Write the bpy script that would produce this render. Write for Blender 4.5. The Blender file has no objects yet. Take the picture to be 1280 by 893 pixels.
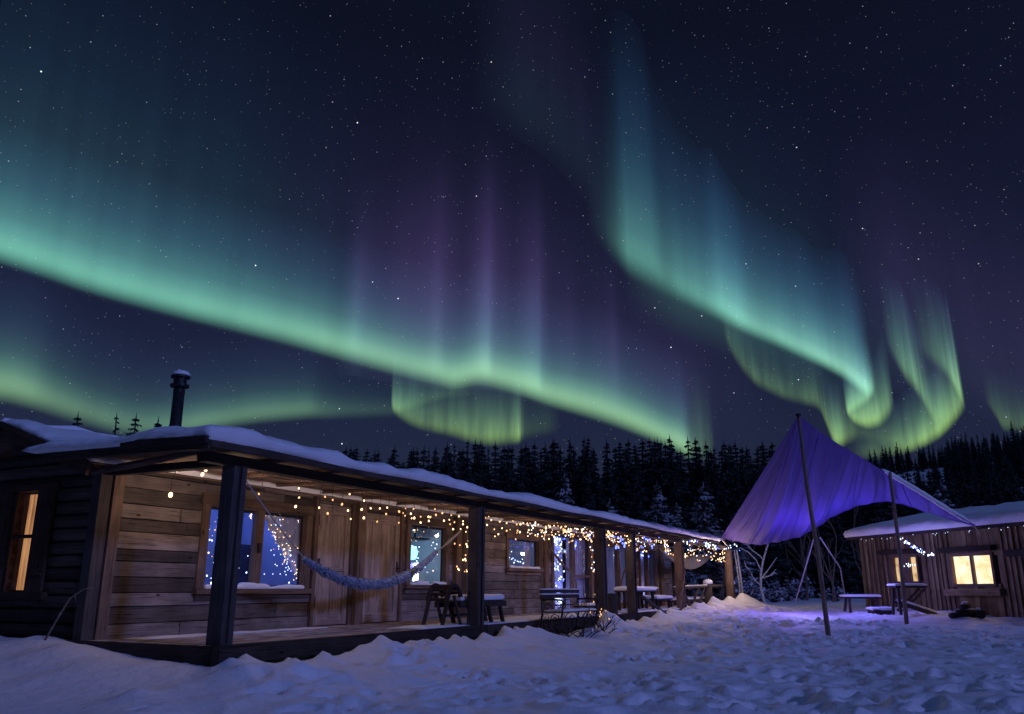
import bpy, math, random
import numpy as np
from mathutils import Vector, Matrix

S = bpy.context.scene
COL = S.collection
random.seed(7)
RNG = np.random.default_rng(11)
R = math.radians

# ------------------------------------------------------------------ camera
F, CX, CY, PITCH, CZ = 1041.0, 640.0, 446.5, R(15.5), 1.15
cam = bpy.data.objects.new('camera', bpy.data.cameras.new('camera'))
COL.objects.link(cam)
cam.location = (0, 0, CZ)
cam.rotation_euler = (R(90) + PITCH, 0, 0)
cam.data.sensor_width = 36.0
cam.data.lens = 36.0 * F / 1280.0
cam.data.clip_start = 0.1
cam.data.clip_end = 20000
S.camera = cam

# ------------------------------------------------------------------ world: moonlit night sky and stars
MOON = Vector((0.74, -0.60, 0.32)).normalized()
MOON_EL = math.asin(MOON.z)
MOON_AZ = math.atan2(MOON.x, MOON.y)
W = bpy.data.worlds.new('World')
S.world = W
W.use_nodes = True
nt = W.node_tree
for n in list(nt.nodes):
    nt.nodes.remove(n)


def N(t, kind, **kw):
    n = t.nodes.new(kind)
    for k, v in kw.items():
        if k.startswith('i_'):
            key = k[2:]
            n.inputs[int(key) if key.isdigit() else key.replace('_', ' ')].default_value = v
        else:
            setattr(n, k, v)
    return n


def ramp(t, stops, mode='LINEAR'):
    n = t.nodes.new('ShaderNodeValToRGB')
    cr = n.color_ramp
    cr.interpolation = mode
    while len(cr.elements) > 1:
        cr.elements.remove(cr.elements[0])
    cr.elements[0].position = stops[0][0]
    cr.elements[0].color = tuple(stops[0][1]) + (1,)
    for p, c in stops[1:]:
        e = cr.elements.new(p)
        e.color = tuple(c) + (1,)
    return n


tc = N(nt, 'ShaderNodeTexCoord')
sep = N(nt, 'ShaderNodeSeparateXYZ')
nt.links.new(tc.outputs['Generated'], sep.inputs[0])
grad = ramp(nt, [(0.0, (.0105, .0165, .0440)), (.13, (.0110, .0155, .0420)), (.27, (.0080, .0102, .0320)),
                 (.42, (.0052, .0060, .0205)), (.60, (.0028, .0036, .0105)), (.68, (.004, .006, .016)), (.80, (.025, .052, .172)), (1.0, (.030, .062, .195))])   # unseen blue zenith glow, added to light the snow and roofs
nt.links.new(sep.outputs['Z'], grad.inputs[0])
sky = N(nt, 'ShaderNodeTexSky', sky_type='NISHITA', sun_disc=False)
sky.sun_elevation = MOON_EL
sky.sun_rotation = MOON_AZ
skym = N(nt, 'ShaderNodeMixRGB', blend_type='ADD')
skyk = N(nt, 'ShaderNodeMixRGB', blend_type='MULTIPLY')
skyk.inputs[0].default_value = 1
skyk.inputs[2].default_value = (.0012, .0013, .0020, 1)
nt.links.new(sky.outputs[0], skyk.inputs[1])
skym.inputs[0].default_value = 1
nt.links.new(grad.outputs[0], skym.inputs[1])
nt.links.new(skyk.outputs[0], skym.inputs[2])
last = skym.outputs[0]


def stars(scale, rad, strength, power, tint, last, w):
    v = N(nt, 'ShaderNodeTexVoronoi', feature='F1', voronoi_dimensions='3D')
    v.inputs['Scale'].default_value = scale
    mp = N(nt, 'ShaderNodeMapping')
    mp.inputs['Rotation'].default_value = (w, w * .7, w * 1.3)
    nt.links.new(tc.outputs['Generated'], mp.inputs[0])
    nt.links.new(mp.outputs[0], v.inputs['Vector'])
    mr = N(nt, 'ShaderNodeMapRange')
    mr.inputs['From Min'].default_value = rad * .35
    mr.inputs['From Max'].default_value = rad
    mr.inputs['To Min'].default_value = 1
    mr.inputs['To Max'].default_value = 0
    nt.links.new(v.outputs['Distance'], mr.inputs['Value'])
    sc = N(nt, 'ShaderNodeSeparateColor')
    nt.links.new(v.outputs['Color'], sc.inputs[0])
    pw = N(nt, 'ShaderNodeMath', operation='POWER')
    pw.inputs[1].default_value = power
    nt.links.new(sc.outputs[0], pw.inputs[0])
    m1 = N(nt, 'ShaderNodeMath', operation='MULTIPLY')
    nt.links.new(mr.outputs[0], m1.inputs[0])
    nt.links.new(pw.outputs[0], m1.inputs[1])
    m2 = N(nt, 'ShaderNodeMath', operation='MULTIPLY')
    m2.inputs[1].default_value = strength
    nt.links.new(m1.outputs[0], m2.inputs[0])
    cm = N(nt, 'ShaderNodeMixRGB', blend_type='MIX')
    cm.inputs[1].default_value = tint + (1,)
    cm.inputs[2].default_value = (1, .93, .86, 1)
    nt.links.new(sc.outputs[1], cm.inputs[0])
    mul = N(nt, 'ShaderNodeMixRGB', blend_type='MULTIPLY')
    mul.inputs[0].default_value = 1
    nt.links.new(cm.outputs[0], mul.inputs[1])
    nt.links.new(m2.outputs[0], mul.inputs[2])
    ad = N(nt, 'ShaderNodeMixRGB', blend_type='ADD')
    ad.inputs[0].default_value = 1
    nt.links.new(last, ad.inputs[1])
    nt.links.new(mul.outputs[0], ad.inputs[2])
    return ad.outputs[0]


last = stars(120, .082, .50, 2.2, (.6, .75, 1), last, .4)
last = stars(210, .115, .32, 2.4, (.6, .75, 1), last, 2.3)
last = stars(46, .042, 2.2, 2.6, (.7, .85, 1), last, 1.1)
bg = N(nt, 'ShaderNodeBackground')
bg.inputs[1].default_value = 1.0
nt.links.new(last, bg.inputs[0])
wo = N(nt, 'ShaderNodeOutputWorld')
nt.links.new(bg.outputs[0], wo.inputs[0])

# the moon, low behind the camera's right shoulder
sun = bpy.data.objects.new('moon_light', bpy.data.lights.new('moon_light', 'SUN'))
COL.objects.link(sun)
sun.data.energy = 0.92
sun.data.angle = R(5)
sun.data.color = (.25, .32, 1.0)
sun.rotation_euler = MOON.to_track_quat('Z', 'Y').to_euler()

S.view_settings.view_transform = 'Standard'
S.view_settings.look = 'None'
S.view_settings.exposure = 0
S.view_settings.gamma = 1
S.view_settings.use_curve_mapping = False
S.cycles.use_denoising = True
S.cycles.transparent_max_bounces = 32
S.cycles.max_bounces = 6
S.cycles.sample_clamp_indirect = 3.0


# ------------------------------------------------------------------ coordinates
def ray(px, py):
    a = (px - CX) / F
    b = -(py - CY) / F
    c, s = math.cos(PITCH), math.sin(PITCH)
    return Vector((a, c - b * s, s + b * c))


def at(px, py, Y):
    d = ray(px, py)
    return Vector((0, 0, CZ)) + d * (Y / d.y)


def hit(px, py, p0, n):
    d = ray(px, py)
    o = Vector((0, 0, CZ))
    return o + d * ((Vector(p0) - o).dot(n) / d.dot(n))


AU = R(26.9)
UU = Vector((math.sin(AU), math.cos(AU), 0))     # along the porch
VV = Vector((math.cos(AU), -math.sin(AU), 0))    # out of the porch
ZZ = Vector((0, 0, 1))
OO = Vector((-3.6, 10.82, 0))                    # first porch post
D = 2.5                                          # porch depth
ZF = .46                                         # deck height
CABIN = Matrix(((UU.x, VV.x, 0), (UU.y, VV.y, 0), (0, 0, 1)))   # (u, v, z) -> world axes


def Q(u, v, z):
    return OO + UU * u + VV * v + ZZ * z


# ------------------------------------------------------------------ numpy noise
def _h(ix, iy, seed):
    n = (ix.astype(np.int64) * 374761393 + iy.astype(np.int64) * 668265263 + seed * 1442695041) & 0x7fffffff
    n = ((n ^ (n >> 13)) * 1274126177) & 0x7fffffff
    return ((n ^ (n >> 16)) & 0xffff) / 65535.0


def vnoise(x, y, seed=0):
    ix, iy = np.floor(x), np.floor(y)
    fx, fy = x - ix, y - iy
    fx = fx * fx * fx * (fx * (fx * 6 - 15) + 10)
    fy = fy * fy * fy * (fy * (fy * 6 - 15) + 10)
    a = _h(ix, iy, seed); b = _h(ix + 1, iy, seed); c = _h(ix, iy + 1, seed); d = _h(ix + 1, iy + 1, seed)
    return (a + (b - a) * fx) * (1 - fy) + (c + (d - c) * fx) * fy - .5


def sst(a, b, x):
    t = np.clip((x - a) / (b - a), 0, 1)
    return t * t * (3 - 2 * t)


# ------------------------------------------------------------------ mesh builder
class MB:
    def __init__(s):
        s.v = []; s.f = []; s.uv = []; s.rnd = []

    def add(s, verts, faces, uvs=None, rnd=None):
        o = len(s.v)
        s.v.extend([tuple(p) for p in verts])
        r = random.random() if rnd is None else rnd
        s.rnd.extend([r] * len(verts))
        for k, f in enumerate(faces):
            s.f.append([i + o for i in f])
            s.uv.append(uvs[k] if uvs else [(0, 0)] * len(f))

    def box(s, c, size, M=None, rnd=None, jit=0.0, axis=None):
        """box centred at c, sizes along the columns of M, plank uv along its longest side"""
        hx, hy, hz = size[0] / 2, size[1] / 2, size[2] / 2
        loc = [(x, y, z) for x in (-hx, hx) for y in (-hy, hy) for z in (-hz, hz)]
        if jit:
            loc = [(x + random.uniform(-jit, jit), y + random.uniform(-jit, jit), z + random.uniform(-jit, jit)) for x, y, z in loc]
        c = Vector(c)
        vs = [(M @ Vector(p) if M else Vector(p)) + c for p in loc]
        F_ = [(0, 1, 3, 2), (4, 6, 7, 5), (0, 4, 5, 1), (2, 3, 7, 6), (0, 2, 6, 4), (1, 5, 7, 3)]
        L = axis if axis is not None else max(range(3), key=lambda i: size[i])
        oth = [i for i in range(3) if i != L]
        r = random.random() if rnd is None else rnd
        off = r * 37.3 + random.random() * 5
        uvs = []
        for f in F_:
            uvs.append([(loc[i][L] + off, loc[i][oth[0]] + loc[i][oth[1]] + off * .37) for i in f])
        s.add(vs, F_, uvs, r)

    def cbox(s, u0, u1, v0, v1, z0, z1, rnd=None, jit=0.0, axis=None):
        """box in cabin coordinates"""
        s.box(Q((u0 + u1) / 2, (v0 + v1) / 2, (z0 + z1) / 2), (abs(u1 - u0), abs(v1 - v0), abs(z1 - z0)), CABIN, rnd, jit, axis)

    def beam(s, a, b, w, h, up=ZZ, rnd=None, jit=0.0):
        a, b = Vector(a), Vector(b)
        x = (b - a).normalized()
        y = Vector(up).cross(x)
        y = y.normalized() if y.length > 1e-4 else Vector((1, 0, 0))
        z = x.cross(y)
        M = Matrix((x, y, z)).transposed()
        s.box((a + b) / 2, ((b - a).length, w, h), M, rnd, jit, 0)

    def tube(s, pts, rad, n=8, cap=True, rnd=None):
        pts = [Vector(p) for p in pts]
        if not hasattr(rad, '__len__'):
            rad = [rad] * len(pts)
        vs, fs, uvs = [], [], []
        r = random.random() if rnd is None else rnd
        ref = None
        acc = 0
        L = []
        for i, p in enumerate(pts):
            t = (pts[min(i + 1, len(pts) - 1)] - pts[max(i - 1, 0)])
            t = t.normalized() if t.length > 1e-9 else Vector((0, 0, 1))
            if ref is None:
                ref = Vector((0, 0, 1)) if abs(t.z) < .9 else Vector((1, 0, 0))
            x = (ref - t * ref.dot(t)).normalized()
            y = t.cross(x)
            ref = x
            if i:
                acc += (p - pts[i - 1]).length
            L.append(acc)
            for k in range(n):
                a = 2 * math.pi * k / n
                vs.append(p + (x * math.cos(a) + y * math.sin(a)) * rad[i])
        for i in range(len(pts) - 1):
            for k in range(n):
                k2 = (k + 1) % n
                fs.append((i * n + k, i * n + k2, (i + 1) * n + k2, (i + 1) * n + k))
                w = rad[i] * 2 * math.pi / n
                uvs.append([(L[i] + r * 31, k * w), (L[i] + r * 31, (k + 1) * w), (L[i + 1] + r * 31, (k + 1) * w), (L[i + 1] + r * 31, k * w)])
        if cap:
            fs.append(tuple(range(n))[::-1]); uvs.append([(r * 31, .1 * k) for k in range(n)])
            b = (len(pts) - 1) * n
            fs.append(tuple(range(b, b + n))); uvs.append([(r * 31, .1 * k) for k in range(n)])
        s.add(vs, fs, uvs, r)

    def lathe(s, prof, n=16, c=(0, 0, 0), rnd=None):
        vs, fs = [], []
        for r_, z in prof:
            for k in range(n):
                a = 2 * math.pi * k / n
                vs.append((c[0] + r_ * math.cos(a), c[1] + r_ * math.sin(a), c[2] + z))
        for i in range(len(prof) - 1):
            for k in range(n):
                k2 = (k + 1) % n
                fs.append((i * n + k, i * n + k2, (i + 1) * n + k2, (i + 1) * n + k))
        fs.append(tuple(range(n))[::-1])
        b = (len(prof) - 1) * n
        fs.append(tuple(range(b, b + n)))
        s.add(vs, fs, None, rnd)

    def grid(s, P, closed=False, rnd=None, uvscale=1.0):
        """P[i][j] points"""
        n, m = len(P), len(P[0])
        vs = [p for row in P for p in row]
        fs, uvs = [], []
        for i in range(n - 1):
            for j in range(m - 1):
                fs.append((i * m + j, i * m + j + 1, (i + 1) * m + j + 1, (i + 1) * m + j))
                uvs.append([(i / (n - 1), j / (m - 1)), (i / (n - 1), (j + 1) / (m - 1)), ((i + 1) / (n - 1), (j + 1) / (m - 1)), ((i + 1) / (n - 1), j / (m - 1))])
        s.add(vs, fs, uvs, rnd)

    def build(s, name, mat, parent=None, smooth=False, loc=None):
        base = Vector(loc) if loc is not None else (BASE.get(parent.name, Vector()) if parent else Vector())
        me = bpy.data.meshes.new(name)
        me.from_pydata([tuple(Vector(p) - base) for p in s.v], [], s.f)
        uvl = me.uv_layers.new(name='UVMap')
        flat = [c for f in s.uv for p in f for c in p]
        uvl.data.foreach_set('uv', flat)
        at_ = me.attributes.new('rnd', 'FLOAT', 'POINT')
        at_.data.foreach_set('value', s.rnd)
        if smooth:
            me.polygons.foreach_set('use_smooth', [True] * len(me.polygons))
        me.materials.append(mat)
        me.update()
        o = bpy.data.objects.new(name, me)
        COL.objects.link(o)
        if parent:
            o.parent = parent
            BASE[o.name] = base
        else:
            o.location = base
            BASE[o.name] = base
        return o


BASE = {}
GROUPS = {'fairy lights': 'fairy light strings', 'curtain': 'curtains behind the windows', 'log': 'logs in the small pile', 'hammock': 'hammocks on the porch', 'bench': 'benches', 'table': 'wooden tables',
          'bush': 'bushes in the snow', 'branch': 'branches and poles leaning about the porch', 'lamp': 'lamps inside the cabin'}


def thing(name, label, cat, loc=(0, 0, 0), group=None):
    o = bpy.data.objects.new(name, None)
    COL.objects.link(o)
    o.location = loc
    o.empty_display_size = .2
    BASE[o.name] = Vector(loc)
    tag(o, label, cat, group)
    return o


def tag(o, label, cat, group=None):
    o['label'] = label
    o['category'] = cat
    group = group or GROUPS.get(cat)
    if group:
        o['group'] = group
    return o


def copy_tree(o, parent=None):
    c = o.copy()
    COL.objects.link(c)
    if parent:
        c.parent = parent
    for ch in [k for k in bpy.data.objects if k.parent == o]:
        copy_tree(ch, c)
    return c


def lamp(name, kind, loc, energy, color, parent=None, radius=.05, **kw):
    l = bpy.data.lights.new(name, kind)
    l.energy = energy
    l.color = color
    if kind == 'POINT':
        l.shadow_soft_size = radius
    for k, v in kw.items():
        setattr(l, k, v)
    o = bpy.data.objects.new(name, l)
    COL.objects.link(o)
    if parent:
        o.parent = parent
        o.location = Vector(loc) - BASE[parent.name]
    else:
        o.location = loc
    return o


# ------------------------------------------------------------------ materials
def newmat(name):
    m = bpy.data.materials.new(name)
    m.use_nodes = True
    t = m.node_tree
    for n in list(t.nodes):
        t.nodes.remove(n)
    out = N(t, 'ShaderNodeOutputMaterial')
    return m, t, out


def principled(t, out, **kw):
    b = N(t, 'ShaderNodeBsdfPrincipled')
    for k, v in kw.items():
        b.inputs[k].default_value = v
    t.links.new(b.outputs[0], out.inputs[0])
    return b


def simple(name, col, rough=.7, metal=0, noise=0.0, nscale=8, bump=0.0, spec=.3):
    m, t, out = newmat(name)
    b = principled(t, out, Roughness=rough, Metallic=metal)
    b.inputs['Specular IOR Level'].default_value = spec
    tcn = N(t, 'ShaderNodeTexCoord')
    nz = N(t, 'ShaderNodeTexNoise')
    nz.inputs['Scale'].default_value = nscale
    nz.inputs['Detail'].default_value = 6
    t.links.new(tcn.outputs['Object'], nz.inputs['Vector'])
    r = ramp(t, [(.25, [c * (1 - noise) for c in col]), (.75, [min(1, c * (1 + noise)) for c in col])])
    t.links.new(nz.outputs[0], r.inputs[0])
    t.links.new(r.outputs[0], b.inputs['Base Color'])
    if bump:
        bp = N(t, 'ShaderNodeBump')
        bp.inputs['Strength'].default_value = bump
        bp.inputs['Distance'].default_value = .02
        t.links.new(nz.outputs[0], bp.inputs['Height'])
        t.links.new(bp.outputs[0], b.inputs['Normal'])
    return m


def emit(name, col, strength, sample=True):
    m, t, out = newmat(name)
    e = N(t, 'ShaderNodeEmission')
    e.inputs[0].default_value = tuple(col) + (1,)
    e.inputs[1].default_value = strength
    t.links.new(e.outputs[0], out.inputs[0])
    if not sample:
        m.cycles.emission_sampling = 'NONE'
    return m


def wood(name, dark, light, rough=.85, vary=.75, grain=1.0, knots=True, silver=None):
    """weathered planks: grain along the uv u axis, each plank its own tone"""
    m, t, out = newmat(name)
    b = principled(t, out, Roughness=rough)
    b.inputs['Specular IOR Level'].default_value = .15
    uv = N(t, 'ShaderNodeUVMap')
    at_ = N(t, 'ShaderNodeAttribute', attribute_name='rnd')
    mp = N(t, 'ShaderNodeMapping')
    mp.inputs['Scale'].default_value = (1.0, 36 * grain, 1)
    t.links.new(uv.outputs[0], mp.inputs[0])
    nz = N(t, 'ShaderNodeTexNoise')
    nz.inputs['Scale'].default_value = 1.6
    nz.inputs['Detail'].default_value = 8
    nz.inputs['Roughness'].default_value = .62
    nz.inputs['Distortion'].default_value = .7
    t.links.new(mp.outputs[0], nz.inputs['Vector'])
    mp2 = N(t, 'ShaderNodeMapping')
    mp2.inputs['Scale'].default_value = (.9, 3.2, 1)
    t.links.new(uv.outputs[0], mp2.inputs[0])
    n2 = N(t, 'ShaderNodeTexNoise')
    n2.inputs['Scale'].default_value = 2.2
    n2.inputs['Detail'].default_value = 5
    t.links.new(mp2.outputs[0], n2.inputs['Vector'])
    r1 = ramp(t, [(.28, dark), (.72, light)])
    ad = N(t, 'ShaderNodeMath', operation='ADD')
    mulg = N(t, 'ShaderNodeMath', operation='MULTIPLY')
    mulg.inputs[1].default_value = .55
    t.links.new(nz.outputs[0], mulg.inputs[0])
    mul2 = N(t, 'ShaderNodeMath', operation='MULTIPLY')
    mul2.inputs[1].default_value = .45
    t.links.new(n2.outputs[0], mul2.inputs[0])
    t.links.new(mulg.outputs[0], ad.inputs[0])
    t.links.new(mul2.outputs[0], ad.inputs[1])
    t.links.new(ad.outputs[0], r1.inputs[0])
    # plank tone
    tone = N(t, 'ShaderNodeMapRange')
    tone.inputs['To Min'].default_value = 1 - vary
    tone.inputs['To Max'].default_value = 1 + vary * .45
    t.links.new(at_.outputs['Fac'], tone.inputs['Value'])
    mt = N(t, 'ShaderNodeMixRGB', blend_type='MULTIPLY')
    mt.inputs[0].default_value = 1
    t.links.new(r1.outputs[0], mt.inputs[1])
    t.links.new(tone.outputs[0], mt.inputs[2])
    colour = mt.outputs[0]
    # broad stains and weathering running across the boards
    tco = N(t, 'ShaderNodeTexCoord')
    n3 = N(t, 'ShaderNodeTexNoise')
    n3.inputs['Scale'].default_value = 1.3
    n3.inputs['Detail'].default_value = 9
    n3.inputs['Roughness'].default_value = .68
    t.links.new(tco.outputs['Object'], n3.inputs['Vector'])
    r3 = ramp(t, [(.34, (.60, .59, .60)), (.50, (.95, .93, .91)), (.66, (1.25, 1.22, 1.2))])
    t.links.new(n3.outputs[0], r3.inputs[0])
    mst = N(t, 'ShaderNodeMixRGB', blend_type='MULTIPLY')
    mst.inputs[0].default_value = .8
    t.links.new(colour, mst.inputs[1])
    t.links.new(r3.outputs[0], mst.inputs[2])
    colour = mst.outputs[0]
    # cracks along the grain
    cr = ramp(t, [(.0, (.12, .12, .12)), (.36, (.2, .2, .2)), (.42, (1, 1, 1))])
    t.links.new(nz.outputs[0], cr.inputs[0])
    mc = N(t, 'ShaderNodeMixRGB', blend_type='MULTIPLY')
    mc.inputs[0].default_value = .75
    t.links.new(colour, mc.inputs[1])
    t.links.new(cr.outputs[0], mc.inputs[2])
    colour = mc.outputs[0]
    if knots:
        mp3 = N(t, 'ShaderNodeMapping')
        mp3.inputs['Scale'].default_value = (2.0, 5.0, 1)
        t.links.new(uv.outputs[0], mp3.inputs[0])
        vo = N(t, 'ShaderNodeTexVoronoi', voronoi_dimensions='2D')
        vo.inputs['Scale'].default_value = .9
        t.links.new(mp3.outputs[0], vo.inputs['Vector'])
        kr = ramp(t, [(.0, (.1, .08, .07)), (.055, (.25, .2, .17)), (.085, (1, 1, 1))])
        ks = N(t, 'ShaderNodeSeparateColor')
        t.links.new(vo.outputs['Color'], ks.inputs[0])
        kg = N(t, 'ShaderNodeMapRange')       # only some cells hold a knot, of different sizes
        kg.inputs['From Min'].default_value = .12; kg.inputs['From Max'].default_value = .30
        kg.inputs['To Min'].default_value = 0; kg.inputs['To Max'].default_value = .12
        t.links.new(ks.outputs[0], kg.inputs['Value'])
        ka = N(t, 'ShaderNodeMath', operation='ADD')
        t.links.new(vo.outputs['Distance'], ka.inputs[0]); t.links.new(kg.outputs[0], ka.inputs[1])
        t.links.new(ka.outputs[0], kr.inputs[0])
        mk = N(t, 'ShaderNodeMixRGB', blend_type='MULTIPLY')
        mk.inputs[0].default_value = 1
        t.links.new(colour, mk.inputs[1])
        t.links.new(kr.outputs[0], mk.inputs[2])
        colour = mk.outputs[0]
    if silver:
        sr = ramp(t, [(.45, (0, 0, 0)), (.75, (1, 1, 1))])
        t.links.new(n2.outputs[0], sr.inputs[0])
        ms = N(t, 'ShaderNodeMixRGB', blend_type='MIX')
        t.links.new(sr.outputs[0], ms.inputs[0])
        t.links.new(colour, ms.inputs[1])
        ms.inputs[2].default_value = tuple(silver) + (1,)
        colour = ms.outputs[0]
    t.links.new(colour, b.inputs['Base Color'])
    bp = N(t, 'ShaderNodeBump')
    bp.inputs['Strength'].default_value = .55
    bp.inputs['Distance'].default_value = .012
    t.links.new(ad.outputs[0], bp.inputs['Height'])
    t.links.new(bp.outputs[0], b.inputs['Normal'])
    return m


def snow_mat(name, col=(.80, .82, .86), s1=9, s2=70, d1=.03, d2=.012):
    m, t, out = newmat(name)
    b = principled(t, out, Roughness=.55)
    b.inputs['Base Color'].default_value = col + (1,)
    b.inputs['Specular IOR Level'].default_value = .35
    tcn = N(t, 'ShaderNodeTexCoord')
    prev = None
    for sc, dist in ((s1, d1), (s2, d2)):
        nz = N(t, 'ShaderNodeTexNoise')
        nz.inputs['Scale'].default_value = sc
        nz.inputs['Detail'].default_value = 5
        t.links.new(tcn.outputs['Object'], nz.inputs['Vector'])
        bp = N(t, 'ShaderNodeBump')
        bp.inputs['Strength'].default_value = .7
        bp.inputs['Distance'].default_value = dist
        t.links.new(nz.outputs[0], bp.inputs['Height'])
        if prev:
            t.links.new(prev.outputs[0], bp.inputs['Normal'])
        prev = bp
    t.links.new(prev.outputs[0], b.inputs['Normal'])
    return m


def glass_mat(name, tint=(.9, .93, 1), refl=.08):
    m, t, out = newmat(name)
    tr = N(t, 'ShaderNodeBsdfTransparent')
    tr.inputs[0].default_value = tint + (1,)
    gl = N(t, 'ShaderNodeBsdfGlossy')
    gl.inputs['Roughness'].default_value = .03
    fr = N(t, 'ShaderNodeFresnel')
    fr.inputs[0].default_value = 1.5
    mx = N(t, 'ShaderNodeMixShader')
    ge = N(t, 'ShaderNodeNewGeometry')
    fs_ = N(t, 'ShaderNodeMath', operation='SUBTRACT')
    fs_.inputs[0].default_value = 1
    t.links.new(ge.outputs['Backfacing'], fs_.inputs[1])
    ml = N(t, 'ShaderNodeMath', operation='MULTIPLY')
    t.links.new(fs_.outputs[0], ml.inputs[0]); t.links.new(fr.outputs[0], ml.inputs[1])
    t.links.new(ml.outputs[0], mx.inputs[0])
    t.links.new(tr.outputs[0], mx.inputs[1])
    t.links.new(gl.outputs[0], mx.inputs[2])
    t.links.new(mx.outputs[0], out.inputs[0])
    return m


M = {}
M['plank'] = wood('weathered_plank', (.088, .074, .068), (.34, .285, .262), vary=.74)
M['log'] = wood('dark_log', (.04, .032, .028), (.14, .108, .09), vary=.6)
M['post'] = wood('old_post', (.035, .03, .03), (.13, .11, .105), vary=.25)
M['darkwood'] = wood('dark_timber', (.022, .018, .017), (.085, .065, .055), vary=.4)
M['door'] = wood('door_wood', (.17, .128, .105), (.54, .42, .35), vary=.2)
M['trim'] = wood('trim_wood', (.075, .050, .038), (.25, .172, .13), vary=.3)
M['deck'] = wood('deck_board', (.16, .12, .10), (.45, .37, .33), vary=.3, silver=(.62, .6, .62))
M['hutwood'] = wood('hut_board', (.10, .074, .042), (.36, .27, .155), vary=.6)
M['shutter'] = wood('shutter_wood', (.035, .022, .016), (.12, .075, .052), vary=.3)
M['pole'] = wood('pole_wood', (.12, .085, .07), (.33, .25, .21), vary=.2)
M['bark'] = simple('bark', (.05, .04, .035), .9, noise=.5, nscale=20, bump=.6)
M['frostbark'] = simple('frosted_bark', (.42, .44, .52), .8, noise=.45, nscale=14, bump=.4)
M['twig'] = simple('dry_branch', (.16, .12, .10), .85, noise=.5, nscale=18, bump=.4)
M['iron'] = simple('painted_iron', (.028, .027, .03), .5, metal=.4, noise=.4, nscale=30)
M['pipe'] = simple('sooty_pipe', (.03, .03, .034), .55, metal=.6, noise=.5, nscale=12)
M['wire'] = simple('light_wire', (.03, .028, .025), .6)
M['rope'] = simple('rope', (.42, .40, .42), .85, noise=.3, nscale=60)
M['snow'] = snow_mat('snow')
M['roofsnow'] = snow_mat('roof_snow', s1=5, d1=.04)
M['glass'] = glass_mat('window_glass')


def frosted_needles(name, lo, hi, p0, p1):
    m, t, out = newmat(name)
    b = principled(t, out, Roughness=.75)
    tcn = N(t, 'ShaderNodeTexCoord')
    nz = N(t, 'ShaderNodeTexNoise')
    nz.inputs['Scale'].default_value = 2.3
    nz.inputs['Detail'].default_value = 7
    t.links.new(tcn.outputs['Object'], nz.inputs['Vector'])
    r = ramp(t, [(p0, lo), (p1, hi)])
    t.links.new(nz.outputs[0], r.inputs[0])
    t.links.new(r.outputs[0], b.inputs['Base Color'])
    return m


M['frost'] = frosted_needles('frosted_needle', (.022, .03, .022), (.55, .58, .64), .44, .58)
M['needle'] = frosted_needles('spruce_needle', (.014, .020, .015), (.085, .095, .11), .50, .72)


# ------------------------------------------------------------------ ground: one sheet of trampled snow to the horizon
MOUNDS = []   # (u, v, height, radius, cusp)
rm = random.Random(5)
uu = -1.6
while uu < 29:
    near = (.6 + .4 * min(1, max(0, uu / 8))) * (.45 if 8.1 < uu < 11.6 else 1)
    MOUNDS.append((uu, rm.uniform(.32, .62), rm.uniform(.08, .28) * near, rm.uniform(.13, .28), 1))
    if rm.random() < .35:
        MOUNDS.append((uu + .15, rm.uniform(.55, 1.0), rm.uniform(.06, .16), rm.uniform(.2, .4), 1))
    uu += rm.uniform(.28, .62)
MOUNDS += [(12.3, .35, .50, .26, 1), (6.95, .32, .30, .2, 1), (7.4, .35, .30, .19, 1), (7.75, .3, .22, .18, 1), (2.6, .55, .28, .32, 1), (20.9, .35, .36, .4, 1),
           (23.2, .4, .34, .5, 1), (25.4, .4, .42, .4, 1), (27.2, .55, .5, .55, 1),
           (-.8, -1.9, .10, .5, 0), (-1.2, -1.0, .07, .5, 0), (-.5, -.5, .06, .4, 0), (-.4, -2.9, .16, .5, 1), (-.9, -4.0, .12, .7, 0),
           (-.6, -5.0, .22, .5, 0)]


def ground_base(x, y):
    x = np.asarray(x, float); y = np.asarray(y, float)
    z = .36 * sst(15, 31, y) * sst(-2, 9, x) + .14 * sst(10, 14.5, x) * sst(18, 26, y)
    u = (x - OO.x) * UU.x + (y - OO.y) * UU.y
    v = (x - OO.x) * VV.x + (y - OO.y) * VV.y
    along = sst(-3, 1, u) * (1 - sst(31, 36, u))
    z += along * np.exp(-np.clip(v - .3, 0, 9) ** 2 / 3.0) * (.19 - .10 * sst(2, 9, u))
    left = (1 - sst(-2.2, .5, u)) * sst(2.4, -1.5, v)
    z += np.where(u < 0.3, .27 * sst(.6, -4.0, v) * sst(-9, -1.0, u) + .06 * sst(-1.6, -.2, u) * sst(2.2, .3, v) * sst(-4, -2, v), 0)
    inside = sst(.12, -.2, v) * sst(-.15, .15, u) * (1 - sst(29, 31, u)) * sst(-7, -6.2, v)
    z = z * (1 - inside) + .02 * inside
    # hillside beyond the clearing, rising to a ridge on the right
    r = np.hypot(x, y)
    az = np.degrees(np.arctan2(x, y))
    ridge = 4 + 17.0 * sst(12, 25, az) + 3.0 * sst(27, 36, az)
    z += sst(85, 185, r) * ridge * (1 + .12 * vnoise(x / 40, y / 40, 3)) * (y > 0)
    z += .8 * sst(50, 110, r)
    return z, u, v


def ground_z(x, y):
    return float(ground_base(np.array([x]), np.array([y]))[0][0])


def graded(a, b, d, outer, k=1.22):
    core = list(np.arange(a, b + 1e-6, d))
    s, p = d, core[-1]
    hi = []
    while p < outer[1]:
        s = min(s * k, 120); p += s; hi.append(p)
    s, p = d, core[0]
    lo = []
    while p > outer[0]:
        s = min(s * k, 120); p -= s; lo.append(p)
    return np.array(lo[::-1] + core + hi)


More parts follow.
